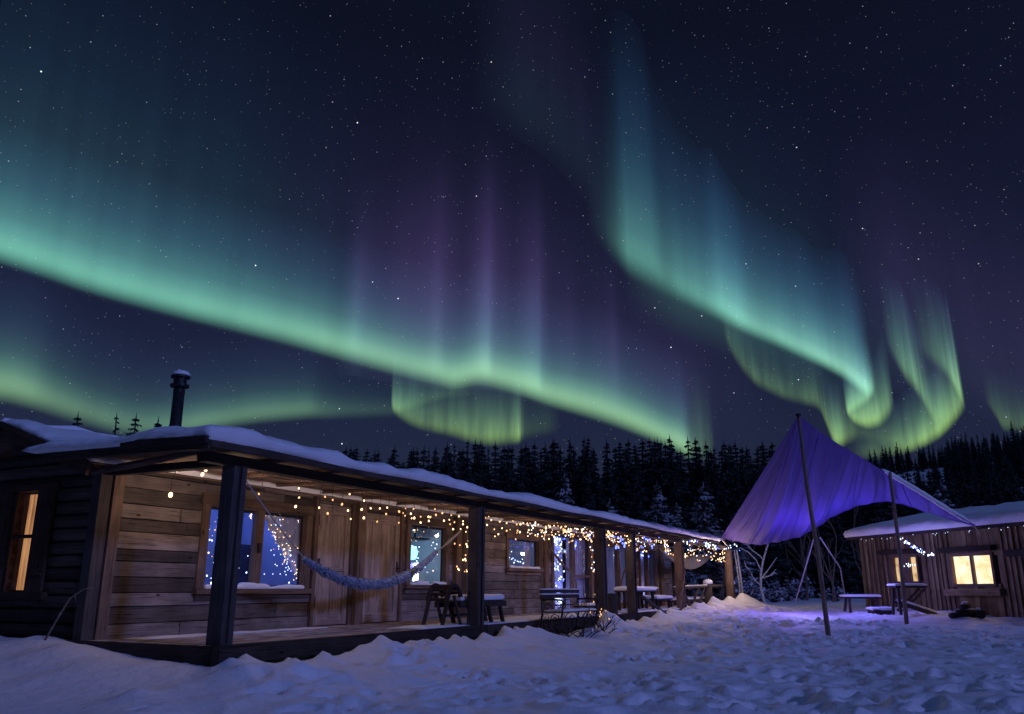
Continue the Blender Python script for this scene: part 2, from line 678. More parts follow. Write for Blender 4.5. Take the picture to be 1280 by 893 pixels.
def make_ground():
    xs = np.concatenate([graded(-8, 10.0, .05, (-2500, 10.0))[:], np.arange(10.09, 19, .09)])
    hi = graded(19, 19.1, .1, (19, 2500))[2:]
    xs = np.concatenate([xs, hi])
    ys = np.concatenate([graded(5.2, 16.0, .045, (-60, 16.0)), np.arange(16.08, 33, .08)])
    ys = np.concatenate([ys, graded(33, 33.1, .1, (33, 2800))[2:]])
    X, Y = np.meshgrid(xs, ys, indexing='ij')
    Z, U, V = ground_base(X, Y)
    for (mu, mv, h, r, cusp) in MOUNDS:
        du, dv = (U - mu), (V - mv)
        dv = np.where(dv > 0, dv * .62, dv * 1.35)
        d = np.hypot(du, dv) / r
        Z += h * (np.exp(-1.35 * np.sqrt(d * d + .012)) if cusp else np.exp(-d * d)) * (V > -.12 if cusp and mu > 0 else 1)
    yard = sst(.5, 1.6, V) * (1 - sst(34, 42, Y)) * sst(-9, -3.5, X + .25 * (Y - 8)) * sst(3, 5.5, Y) * (1 - sst(16, 20, X))
    wide = (1 - sst(45, 70, np.hypot(X, Y)))
    Z += wide * (.10 * vnoise(X / 2.3, Y / 2.3, 1) + .05 * vnoise(X / 1.0, Y / 1.0, 2)) * (.4 + .6 * yard)
    wx = X + .25 * vnoise(X / .5, Y / .5, 21)
    wy = Y + .25 * vnoise(X / .5, Y / .5, 22)
    rid = 1 - 2 * np.abs(vnoise(wx / .62, wy / .62, 4))
    Z += wide * yard * (.035 * (rid - .5) + .10 * vnoise(wx / .7, wy / .7, 5) + .03 * vnoise(wx / .17, wy / .17, 6))
    Z += wide * (.018 * vnoise(X / .3, Y / .3, 7) + .012 * vnoise(X / .12, Y / .12, 8))
    # boot prints
    rr = np.random.default_rng(3)
    n = 3000
    fx = rr.uniform(-6, 15, n); fy = rr.uniform(5.5, 31, n)
    for i in range(n):
        fu = (fx[i] - OO.x) * UU.x + (fy[i] - OO.y) * UU.y
        fv = (fx[i] - OO.x) * VV.x + (fy[i] - OO.y) * VV.y
        if fv < .9 or float(vnoise(np.array(fx[i] / 2.2), np.array(fy[i] / 2.2), 31)) > rr.uniform(.0, .22) or (fx[i] + .25 * (fy[i] - 8) < -2.4 and rr.random() < .85):
            continue
        r1 = rr.uniform(.12, .27); r2 = r1 * rr.uniform(.45, .8); a = rr.uniform(0, math.pi); dep = rr.uniform(.035, .115)
        i0, i1 = np.searchsorted(xs, (fx[i] - .6, fx[i] + .6)); j0, j1 = np.searchsorted(ys, (fy[i] - .6, fy[i] + .6))
        dx = X[i0:i1, j0:j1] - fx[i]; dy = Y[i0:i1, j0:j1] - fy[i]
        p = (dx * math.cos(a) + dy * math.sin(a)) / r1; q = (-dx * math.sin(a) + dy * math.cos(a)) / r2
        d = np.hypot(p, q)
        Z[i0:i1, j0:j1] += -dep * (1 - sst(.42, 1.06, d)) + dep * .38 * np.exp(-((d - 1.3) / .28) ** 2)
    nx, ny = X.shape
    co = np.stack([X, Y, Z], -1).reshape(-1, 3)
    idx = np.arange(nx * ny).reshape(nx, ny)
    q = np.stack([idx[:-1, :-1], idx[1:, :-1], idx[1:, 1:], idx[:-1, 1:]], -1).reshape(-1, 4)
    me = bpy.data.meshes.new('ground')
    me.vertices.add(len(co)); me.vertices.foreach_set('co', co.ravel())
    me.loops.add(q.size); me.loops.foreach_set('vertex_index', q.ravel().astype(np.int32))
    me.polygons.add(len(q)); me.polygons.foreach_set('loop_start', np.arange(0, q.size, 4, dtype=np.int32))
    me.polygons.foreach_set('use_smooth', np.ones(len(q), bool))
    me.update(calc_edges=True)
    me.materials.append(M['snow'])
    o = bpy.data.objects.new('snow_ground', me)
    COL.objects.link(o)
    o['kind'] = 'structure'
    global GX, GY, GZ
    GX, GY, GZ = xs, ys, Z
    return o


make_ground()


def gz(x, y):
    i = min(max(np.searchsorted(GX, x), 1), len(GX) - 1); j = min(max(np.searchsorted(GY, y), 1), len(GY) - 1)
    return float(GZ[i, j])


# ------------------------------------------------------------------ the sky's aurora: tall curtains of glowing air far away
AUR_D = 5200.0


def aurora_mat(name, teal, green, ray_scale, ray_amt, strength=1.0):
    m, t, out = newmat(name)
    m.cycles.emission_sampling = 'NONE'
    hn = N(t, 'ShaderNodeAttribute', attribute_name='height')
    ga = N(t, 'ShaderNodeAttribute', attribute_name='gain')
    mi = N(t, 'ShaderNodeAttribute', attribute_name='hue')
    sa = N(t, 'ShaderNodeAttribute', attribute_name='along')
    r1 = ramp(t, teal, 'B_SPLINE'); r2 = ramp(t, green, 'B_SPLINE')
    t.links.new(hn.outputs['Fac'], r1.inputs[0]); t.links.new(hn.outputs['Fac'], r2.inputs[0])
    mx = N(t, 'ShaderNodeMixRGB')
    t.links.new(mi.outputs['Fac'], mx.inputs[0]); t.links.new(r1.outputs[0], mx.inputs[1]); t.links.new(r2.outputs[0], mx.inputs[2])
    prod = ga.outputs['Fac']
    for k, (sc, amt) in enumerate(zip(ray_scale, ray_amt)):
        cv = N(t, 'ShaderNodeCombineXYZ')
        t.links.new(sa.outputs['Fac'], cv.inputs[0])
        hm = N(t, 'ShaderNodeMath', operation='MULTIPLY')
        hm.inputs[1].default_value = 8.0
        t.links.new(hn.outputs['Fac'], hm.inputs[0]); t.links.new(hm.outputs[0], cv.inputs[1])
        cv.inputs[2].default_value = 3.1 * k
        nz = N(t, 'ShaderNodeTexNoise')
        nz.inputs['Scale'].default_value = sc
        nz.inputs['Detail'].default_value = 2
        t.links.new(cv.outputs[0], nz.inputs['Vector'])
        mr = N(t, 'ShaderNodeMapRange')
        mr.inputs['From Min'].default_value = .3; mr.inputs['From Max'].default_value = .7
        mr.inputs['To Min'].default_value = 1 - amt; mr.inputs['To Max'].default_value = 1 + amt
        t.links.new(nz.outputs[0], mr.inputs['Value'])
        ml = N(t, 'ShaderNodeMath', operation='MULTIPLY')
        t.links.new(prod, ml.inputs[0]); t.links.new(mr.outputs[0], ml.inputs[1])
        prod = ml.outputs[0]
    e = N(t, 'ShaderNodeEmission')
    t.links.new(mx.outputs[0], e.inputs[0])
    ms = N(t, 'ShaderNodeMath', operation='MULTIPLY')
    ms.inputs[1].default_value = strength
    t.links.new(prod, ms.inputs[0]); t.links.new(ms.outputs[0], e.inputs[1])
    tr = N(t, 'ShaderNodeBsdfTransparent')
    ad = N(t, 'ShaderNodeAddShader')
    t.links.new(e.outputs[0], ad.inputs[0]); t.links.new(tr.outputs[0], ad.inputs[1])
    t.links.new(ad.outputs[0], out.inputs[0])
    return m


K0 = (0, 0, 0)
SOFT = aurora_mat('aurora_arc',
                  [(0, K0), (.03, (.004, .012, .010)), (.09, (.09, .30, .22)), (.15, (.150, .46, .335)), (.24, (.085, .27, .235)), (.36, (.032, .112, .128)), (.56, (.010, .036, .062)), (.80, (.003, .010, .024)), (1, K0)],
                  [(0, K0), (.03, (.010, .024, .008)), (.09, (.20, .40, .17)), (.15, (.30, .58, .30)), (.24, (.13, .32, .21)), (.36, (.042, .110, .115)), (.56, (.016, .030, .060)), (.82, (.005, .008, .020)), (1, K0)],
                  (.018, .06), (.06, .02))
CURT = aurora_mat('aurora_curtain',
                  [(0, K0), (.05, (.02, .06, .04)), (.13, (.12, .36, .24)), (.22, (.13, .38, .30)), (.4, (.065, .21, .205)), (.62, (.03, .085, .115)), (.85, (.008, .02, .045)), (1, K0)],
                  [(0, K0), (.05, (.07, .13, .02)), (.13, (.26, .47, .12)), (.22, (.23, .45, .17)), (.4, (.10, .22, .11)), (.62, (.035, .08, .06)), (.85, (.01, .02, .03)), (1, K0)],
                  (.04, .17), (.34, .16))
SOFT2 = aurora_mat('aurora_arc_hem',
                   [(0, K0), (.025, (.006, .02, .016)), (.065, (.075, .26, .20)), (.105, (.135, .42, .34)), (.18, (.085, .27, .27)), (.32, (.034, .118, .165)), (.52, (.011, .040, .080)), (.78, (.004, .014, .036)), (1, K0)],
                   [(0, K0), (.025, (.02, .05, .025)), (.065, (.19, .46, .27)), (.105, (.34, .68, .46)), (.18, (.16, .38, .30)), (.32, (.05, .145, .16)), (.52, (.016, .05, .085)), (.78, (.004, .012, .03)), (1, K0)],
                   (.025, .08), (.12, .05))
PURP = aurora_mat('aurora_rays',
                  [(0, K0), (.12, (.035, .075, .10)), (.28, (.040, .052, .118)), (.44, (.040, .030, .088)), (.60, (.020, .013, .045)), (.76, (.007, .005, .018)), (.9, (.001, .001, .003)), (1, K0)],
                  [(0, K0), (.12, (.04, .035, .075)), (.28, (.044, .031, .085)), (.44, (.036, .021, .068)), (.60, (.018, .010, .036)), (.76, (.006, .004, .013)), (.9, (.001, .001, .002)), (1, K0)],
                  (.02, .07), (.2, .06))


def catmull(ctrl, step):
    c = np.array(ctrl, float)
    P = np.vstack([2 * c[0] - c[1], c, 2 * c[-1] - c[-2]])
    out = []
    for i in range(1, len(P) - 2):
        n = max(2, int(np.hypot(*(P[i + 1] - P[i])[:2]) / step))
        for k in range(n):
            t = k / n
            p = .5 * ((2 * P[i]) + (-P[i - 1] + P[i + 1]) * t + (2 * P[i - 1] - 5 * P[i] + 4 * P[i + 1] - P[i + 2]) * t * t + (-P[i - 1] + 3 * P[i] - 3 * P[i + 1] + P[i + 2]) * t ** 3)
            p[2:] = np.maximum(P[i][2:] * (1 - t) + P[i + 1][2:] * t, 0)
            out.append(p)
    out.append(P[-2])
    return np.array(out)


HROWS = np.concatenate([np.linspace(0, .3, 26), np.linspace(.33, 1, 24)])


def curtain(ctrl, mat, dist=0, bumps=(), step=2.0, rays=None):
    """ctrl rows: (bearing px, height px of the lower hem, gain, curtain height px, hue)"""
    c = catmull(ctrl, step)
    s = np.concatenate([[0], np.cumsum(np.hypot(np.diff(c[:, 0]), np.diff(c[:, 1])))])
    gain = c[:, 2].copy(); H = c[:, 3].copy()
    for (bx, wl, wr, g, hh) in bumps:
        d = c[:, 0] - bx
        b = np.exp(-(d / np.where(d < 0, wl, wr)) ** 2)
        gain *= 1 + g * b; H *= 1 + hh * b
    vs = []; at_h = []; at_g = []; at_m = []; at_s = []
    DD = AUR_D + dist
    for i in range(len(c)):
        d = ray(c[i, 0], c[i, 1])
        hz = math.hypot(d.x, d.y)
        bx, by, bz = d.x / hz * DD, d.y / hz * DD, CZ + d.z / hz * DD
        d2 = ray(c[i, 0], c[i, 1] - H[i])
        zt = CZ + d2.z / math.hypot(d2.x, d2.y) * DD
        for h in HROWS:
            vs.append((bx, by, bz + (zt - bz) * h))
            at_h.append(h); at_g.append(gain[i]); at_m.append(c[i, 4]); at_s.append(s[i])
    m_ = len(HROWS)
    fs = [(i * m_ + j, (i + 1) * m_ + j, (i + 1) * m_ + j + 1, i * m_ + j + 1) for i in range(len(c) - 1) for j in range(m_ - 1)]
    me = bpy.data.meshes.new('aurora')
    me.from_pydata(vs, [], fs)
    for nm, dat in (('height', at_h), ('gain', at_g), ('hue', at_m), ('along', at_s)):
        a = me.attributes.new(nm, 'FLOAT', 'POINT')
        a.data.foreach_set('value', dat)
    me.materials.append(mat)
    o = bpy.data.objects.new('sky_aurora', me)
    COL.objects.link(o)
    o['kind'] = 'structure'
    return o


# the long arc from the upper left down to the treeline
curtain([(-60, 319, 1.0, 182, 0), (0, 334, 1.0, 182, 0), (60, 353, 1.0, 178, .0), (110, 370, 1.0, 175, .02), (200, 395, 1.0, 170, .06), (300, 420, .96, 165, .15), (367, 437, .94, 162, .3),
         (430, 455, .92, 158, .45), (500, 474, .90, 155, .6), (545, 485, .88, 152, .7), (568, 490, .94, 150, .75), (600, 486, .96, 150, .75), (640, 495, .92, 148, .75), (690, 512, .88, 140, .8),
         (750, 530, .9, 150, .85), (800, 548, .9, 140, .9), (840, 566, .85, 130, .95), (858, 576, .8, 130, 1), (868, 580, .15, 130, 1), (885, 584, 0, 130, 1)], SOFT, 0,
        bumps=[(608, 16, 6, .22, .12), (672, 26, 5, .26, .12), (440, 8, 6, .05, .05), (545, 12, 6, .05, .06), (855, 18, 5, .12, .08)])
# rays standing on it, violet towards the top
curtain([(420, 470, 0, 250, .2), (440, 470, .5, 260, .3), (470, 476, .35, 290, .6), (545, 486, .65, 320, .8), (575, 490, .4, 300, .8), (610, 488, .7, 330, .55), (640, 494, .4, 300, .6),
         (675, 500, .55, 310, .3), (690, 506, .25, 270, .4), (715, 512, .28, 240, .6), (735, 520, .18, 220, .6), (770, 530, .38, 235, .5), (790, 540, .15, 220, .6), (860, 570, .2, 220, .4), (905, 580, 0, 220, .4)], PURP, 60,
        bumps=[(545, 24, 8, .45, 0), (609, 13, 9, .7, 0), (673, 18, 6, .6, 0), (771, 11, 5, .4, 0), (715, 8, 8, .3, 0), (448, 10, 7, .4, 0)])
# wide violet wash between the arcs
curtain([(260, 450, 0, 400, 1), (400, 470, .10, 430, 1), (500, 480, .18, 440, 1), (600, 490, .19, 440, 1), (720, 520, .14, 400, 1), (900, 560, .1, 300, 1), (980, 560, 0, 300, 1)], PURP, 130)
# low green glow on the left
curtain([(-60, 503, .62, 190, .9), (0, 507, .64, 190, .9), (30, 513, .60, 180, .9), (60, 522, .44, 165, .85), (100, 534, .36, 150, .8), (160, 549, .34, 140, .7), (220, 549, .42, 130, .7), (260, 543, .44, 125, .7), (310, 534, .40, 120, .7),
         (360, 529, .38, 115, .7), (384, 527, .34, 112, .65), (394, 527, .26, 108, .6), (410, 527, .18, 100, .5), (440, 526, .13, 95, .5), (500, 524, .08, 80, .5), (560, 526, 0, 80, .5)], SOFT, 190)
# the loop under the arc
curtain([(489, 508, .0, 70, .6), (491, 515, .42, 72, .7), (496, 522, .40, 75, .8), (510, 532, .36, 78, .85), (530, 540, .34, 78, .9), (566, 548, .42, 85, .95), (590, 556, .52, 92, 1), (615, 559, .50, 95, 1), (640, 557, .60, 92, 1), (648, 556, .95, 90, 1),
         (651, 554, .5, 85, 1), (656, 551, .12, 80, .8), (690, 545, .04, 80, .8), (700, 545, 0, 80, .8)], CURT, 250)
curtain([(488, 505, 0, 60, .6), (493, 518, .3, 62, .7), (520, 512, .16, 60, .6), (560, 500, .10, 50, .6), (600, 498, 0, 50, .6)], CURT, 265)
# faint rays past the arc's right end
curtain([(858, 575, 0, 130, .8), (868, 577, .16, 130, .8), (878, 578, .20, 130, .8), (888, 578, .13, 120, .8), (895, 578, 0, 110, .8)], CURT, 280)
# the second arc, top right
curtain([(735, 300, 0, 300, 0), (756, 322, .06, 310, 0), (772, 338, .22, 325, 0), (786, 350, .50, 330, 0), (803, 360, .56, 330, 0), (818, 367, .52, 320, 0), (832, 374, .44, 275, 0), (860, 386, .58, 230, 0), (888, 399, .78, 215, .05), (904, 407, .98, 225, .1), (920, 415, 1.0, 205, .15), (945, 426, .95, 178, .25), (975, 438, .95, 168, .3),
         (1005, 452, .98, 160, .35), (1030, 463, 1.0, 155, .45), (1050, 474, 1.0, 160, .5), (1065, 485, 1.0, 168, .55), (1076, 494, 1.0, 170, .6), (1084, 499, .9, 165, .6), (1090, 500, .45, 160, .6), (1095, 499, .0, 150, .6)], SOFT2, 320,
        bumps=[(800, 24, 24, .22, .04), (906, 16, 22, .18, 0), (1012, 16, 16, .08, .06), (1072, 22, 12, .10, .06)])
# its hook
curtain([(1096, 488, 0, 60, .3), (1091, 497, .55, 70, .3), (1084, 506, .85, 74, .4), (1075, 512, .80, 70, .5), (1067, 516, .70, 64, .6), (1062, 520, .55, 60, .7), (1059, 523, 0, 60, .7)], CURT, 360, step=1.2)
curtain([(1057, 516, 0, 60, .6), (1060, 522, .55, 62, .7), (1066, 529, .80, 66, .8), (1076, 535, .95, 70, .9), (1088, 537, 1.0, 78, .95), (1100, 534, .9, 88, .9), (1109, 527, .70, 100, .8), (1115, 519, .3, 110, .6), (1119, 512, 0, 110, .6)], CURT, 375, step=1.2)
# the fainter fold behind it
curtain([(905, 425, 0, 90, .5), (912, 440, .14, 90, .5), (925, 462, .17, 95, .6), (943, 482, .26, 85, .7), (960, 492, .22, 80, .7), (982, 502, .24, 75, .7), (1005, 508, .20, 75, .7), (1023, 514, .30, 78, .8), (1032, 532, .30, 82, .9), (1040, 552, .55, 88, 1), (1046, 562, .75, 92, 1),
         (1054, 560, .6, 88, 1), (1062, 556, .28, 84, 1), (1076, 552, .12, 80, 1), (1100, 556, .10, 70, 1), (1130, 562, .10, 60, 1)], CURT, 400, step=1.5)
# right-hand curl
curtain([(1108, 436, 0, 120, .2), (1120, 458, .2, 125, .3), (1132, 478, .42, 130, .4), (1143, 491, .52, 130, .5), (1152, 503, .50, 125, .6), (1160, 518, .42, 115, .7), (1168, 530, .40, 105, .8), (1178, 532, .3, 95, .8), (1190, 524, 0, 90, .8)], CURT, 440, step=1.5,
        bumps=[(1142, 9, 12, .30, .08)])
curtain([(1145, 440, 0, 120, .3), (1165, 458, .18, 120, .4), (1182, 472, .36, 125, .5), (1191, 485, .60, 130, .6), (1198, 498, .80, 130, .7), (1203, 508, .70, 150, .8), (1206, 515, .2, 130, .8), (1208, 519, 0, 130, .8)], CURT, 480, step=1.5)
curtain([(1208, 512, 0, 110, .9), (1203, 519, .6, 105, .9), (1196, 528, .75, 100, .95), (1187, 538, .85, 92, 1), (1175, 549, .92, 86, 1), (1160, 558, .90, 82, 1), (1146, 564, .80, 80, 1), (1130, 570, .5, 76, 1), (1110, 574, .3, 70, 1), (1085, 576, .15, 60, 1), (1060, 576, 0, 60, 1)], CURT, 500, step=1.5)
curtain([(1060, 480, 0, 360, .3), (1110, 490, .22, 370, .4), (1150, 500, .32, 380, .7), (1200, 510, .26, 380, .9), (1250, 530, .25, 370, 1), (1310, 540, .25, 360, 1), (1360, 540, .1, 300, 1)], PURP, 540)
# scrap of green at the far right
curtain([(1232, 505, 0, 60, .8), (1245, 524, .14, 75, .9), (1255, 540, .22, 82, 1), (1266, 541, .20, 80, 1), (1290, 546, .20, 80, 1), (1340, 550, .1, 80, 1)], CURT, 600)
# high dim blue streak
curtain([(590, 140, 0, 260, 0), (640, 170, .13, 300, 0), (690, 205, .16, 320, 0), (730, 250, .12, 320, 0), (775, 300, 0, 300, 0)], PURP, 660)
# teal veil over the left arc
curtain([(-60, 322, .22, 560, 0), (0, 338, .21, 560, 0), (100, 370, .19, 540, 0), (250, 410, .14, 500, 0), (380, 442, .07, 440, 0), (480, 470, 0, 400, 0)], SOFT2, 720)
curtain([(780, 400, 0, 420, 0), (850, 430, .12, 430, 0), (930, 460, .13, 420, 0), (1020, 490, .10, 400, 0), (1110, 520, 0, 380, 0)], SOFT, 760)


# ------------------------------------------------------------------ conifers
def conifer(seed, H, spread, whorls, mat, tatter=.25):
    rg = random.Random(seed)
    tr = MB()
    tr.tube([(0, 0, -.6), (0, 0, H * .5), (0, 0, H * .98)], [H * .016, H * .010, H * .0025], 7)
    cr = MB()
    for w in range(whorls):
        f = (w + rg.uniform(-.3, .3)) / whorls
        f = min(max(f, 0), 1)
        z = H * (.06 + .93 * f)
        L = spread * (1 - f) ** .8 * rg.uniform(.75, 1.1) + .06 + .16 * (1 - f)
        if f < .12:
            L *= .75
        nb = rg.randint(5, 8) if f < .85 else rg.randint(3, 5)
        a0 = rg.uniform(0, 6.28)
        for b in range(nb):
            if rg.random() < tatter * .5:
                continue
            a = a0 + 6.283 * b / nb + rg.uniform(-.35, .35)
            l = L * rg.uniform(.6, 1.12)
            dx, dy = math.cos(a), math.sin(a)
            px, py = -dy, dx
            droop = rg.uniform(.30, .62)
            pts = []
            for k in range(4):
                t = k / 3
                pts.append((dx * l * t, dy * l * t, z - droop * l * t + .22 * l * t * t * t))
            wd = l * .26
            # drooping blade, then hanging sprays along it
            vs = [pts[0]]
            for k in (1, 2):
                wv = wd * (1 - .4 * (k - 1)) * rg.uniform(.7, 1.2)
                vs.append((pts[k][0] + px * wv, pts[k][1] + py * wv, pts[k][2] - wv * .9))
                vs.append((pts[k][0], pts[k][1], pts[k][2] + .03 * l))
                vs.append((pts[k][0] - px * wv, pts[k][1] - py * wv, pts[k][2] - wv * .9))
            vs.append(pts[3])
            cr.add(vs, [(0, 1, 2), (0, 2, 3), (1, 4, 5, 2), (2, 5, 6, 3), (4, 7, 5), (5, 7, 6)])
            for k in range(rg.randint(8, 12)):
                t = rg.uniform(.05, 1.0)
                sd = rg.choice((-1, 1))
                q0 = Vector((dx * l * t, dy * l * t, z - droop * l * t + .22 * l * t ** 3))
                sl = (.16 + l * rg.uniform(.20, .42)) * (1.1 - t * .5)
                dirv = Vector((dx * .6 + sd * px * .6, dy * .6 + sd * py * .6, -rg.uniform(.3, 1.5))).normalized()
                tip = q0 + dirv * sl
                sw = sl * rg.uniform(.22, .36)
                ax = Vector((dx, dy, 0)) if rg.random() < .6 else Vector((px, py, 0))
                cr.add([q0 - ax * sw, q0 + ax * sw + Vector((0, 0, .03)), tip], [(0, 1, 2)])
    for k in range(5):
        a = rg.uniform(0, 6.28)
        cr.add([(0, 0, H * .93), (.05 * math.cos(a), .05 * math.sin(a), H * .95), (0, 0, H * 1.01)], [(0, 1, 2)])
    return tr, cr


PROTO = []
for i, (H, sp, wh) in enumerate([(12, 2.0, 40), (13, 1.7, 44), (11, 2.1, 36), (14, 1.9, 46), (10, 1.5, 36), (12, 1.35, 42)]):
    t_, c_ = conifer(100 + i, H, sp, wh, None, .35 + .1 * (i % 3))
    root = thing('spruce_tree', 'dark spruce standing in the forest behind the cabin', 'tree')
    t_.build('trunk', M['bark'], root)
    c_.build('crown', M['needle'], root)
    PROTO.append([root, H, False])
FROSTP = []
for i, (H, sp, wh) in enumerate([(7, 1.5, 30), (6, 1.6, 26)]):
    t_, c_ = conifer(200 + i, H, sp, wh, None, .2)
    root = thing('spruce_tree', 'frosted spruce', 'tree')
    t_.build('trunk', M['bark'], root)
    c_.build('crown', M['frost'], root)
    FROSTP.append([root, H, False])


def plant(proto, x, y, h, label, group=None, sink=.3):
    root, H, used = proto
    if used:
        o = copy_tree(root)
    else:
        o = root; proto[2] = True
    s = h / H
    o.location = (x, y, ground_z(x, y) - sink)
    wx_ = random.uniform(1.05, 1.5)
    o.scale = (s * wx_, s * wx_, s)
    o.rotation_euler = (random.gauss(0, .025), random.gauss(0, .025), random.uniform(0, 6.28))
    o['label'] = label
    o['category'] = 'tree'
    if group:
        o['group'] = group
    elif 'group' in o:
        del o['group']
    return o


def dirx(px):
    return (px - CX) / (F / math.cos(PITCH))


def top_elev(px, py):
    d = ray(px, py)
    return d.z / d.y     # height per unit Y


# skyline row: (px, py of the top)
def skyline(px):
    pts = [(395, 568), (420, 562), (470, 563), (540, 558), (620, 555), (700, 553), (760, 552), (830, 552), (880, 552), (930, 556), (1000, 560), (1060, 566), (1120, 585), (1200, 590), (1300, 592)]
    for (a, b), (c, d) in zip(pts, pts[1:]):
        if a <= px <= c:
            return b + (d - b) * (px - a) / (c - a)
    return 592


WAIT = []


def later(pi, x, y, h, label, group):
    WAIT.append((h / y, pi, x, y, h, label, group))


rt = random.Random(42)
FOREST = 'dark spruces of the forest behind the cabin'
FLAB = 'nearly black pointed spruce in the dense forest wall behind the cabin and hut'
for row, (Y, stepx, up, keep) in enumerate([(66, 14, 0, 1), (76, 12, -2, 1), (88, 11, 0, 1), (58, 30, 34, .9)]):
    px = 400 + row * 5
    while px < 1330:
        y_ = Y + rt.uniform(-4, 4)
        x_ = dirx(px) * y_
        tp = skyline(px) + abs(rt.gauss(0, 13)) + up - 8 + (rt.random() < .15) * 14
        if rt.random() < keep:
            h = CZ + top_elev(px, tp) * y_ - ground_z(x_, y_) + .3
            if h > 3:
                later(rt.randrange(6), x_, y_, h, FLAB, FOREST)
        px += stepx * rt.uniform(.65, 1.35)
# ridge on the right
RIDGE = 'small spruces on the snowy ridge'
for row, (rad, n) in enumerate([(172, 90), (186, 130), (150, 110), (118, 80)]):
    for k in range(n):
        px = rt.uniform(1040, 1320)
        Y = rad * .87 + rt.uniform(-7, 7)
        x_ = dirx(px) * Y
        if row in (0, 2) and 1085 < px < 1205 and rt.random() < .8:
            continue
        h = rt.uniform(3.0, 6.0) if row < 2 else rt.uniform(5, 8)
        if row == 3:
            h = rt.uniform(6, 10)
        if px > 1215 and row < 3:
            h *= 1.1
        later(rt.randrange(6), x_, Y, h, 'small dark spruce among the scattered trees on the snowy ridge at right', RIDGE)
WAIT.sort(key=lambda w: -w[0])
for (_, pi, x_, y_, h, lab, grp) in WAIT[:275]:
    plant(PROTO[pi], x_, y_, h, lab, grp)


def far_wood(rest):
    """the smallest, farthest trees of the wood as one mass"""
    V_, F_ = [], []
    n0 = 0
    for (_, pi, x, y, h, lab, grp) in rest:
        root, H, used = PROTO[pi]
        for ch in root.children:
            me = ch.data
            co = np.empty(len(me.vertices) * 3); me.vertices.foreach_get('co', co)
            co = co.reshape(-1, 3) * (h / H)
            a = random.uniform(0, 6.28)
            c, s_ = math.cos(a), math.sin(a)
            co = co @ np.array([[c, s_, 0], [-s_, c, 0], [0, 0, 1]]) + np.array([x, y, ground_z(x, y) - .3])
            V_.append(co)
            F_.extend([[i + n0 for i in p.vertices] for p in me.polygons])
            n0 += len(co)
    me = bpy.data.meshes.new('distant_wood')
    me.from_pydata(np.vstack(V_).tolist(), [], F_)
    me.materials.append(M['needle'])
    o = bpy.data.objects.new('distant_wood', me)
    COL.objects.link(o)
    o['kind'] = 'stuff'
    tag(o, 'far dark wood of small spruces filling the ridge and the gaps behind the nearer trees', 'wood')


bpy.context.view_layer.update()
far_wood(WAIT[275:])
# tree tops over the left roof
for i, (px, py, lab) in enumerate([(71, 516, 'lone small spruce tip showing above the cabin ridge near the left edge of the photo'),
                                   (127, 518, 'narrow spruce top above the left roof, leftmost of the group of four near the chimney'),
                                   (144, 517, 'bushy spruce top above the left roof, second of the group of four'),
                                   (164, 520, 'widest spruce top above the left roof, third of the group of four'),
                                   (181, 527, 'small spruce top above the left roof, closest to the chimney pipe')]):
    Y = 58 + (i % 3) * 2
    x_ = dirx(px) * Y
    h = CZ + top_elev(px, py) * Y - ground_z(x_, Y) + .3
    plant(PROTO[(2, 5, 2, 0, 4)[i]], x_, Y, h, lab)
for i, (px, py, Y, lab) in enumerate([(712, 592, 52, 'frost covered spruce standing out pale above the middle of the cabin roof'),
                                      (768, 622, 50, 'small frosted spruce just above the snowy eave, right of the roof middle'),
                                      (826, 600, 50, 'frosted spruce behind the cabin roof, second from the purple tarp'),
                                      (882, 603, 48, 'large frosted spruce beside the left corner of the purple tarp'),
                                      (850, 628, 47, 'low frosted spruce between two larger frosted ones near the roof end'),
                                      (1195, 600, 60, 'faintly frosted spruce above the snowy hut roof'),
                                      (924, 640, 46, 'dim frosted spruce under the left corner of the purple tarp')]):
    x_ = dirx(px) * Y
    h = CZ + top_elev(px, py) * Y - ground_z(x_, Y) + .3
    plant(FROSTP[i % 2], x_, Y, h, lab)


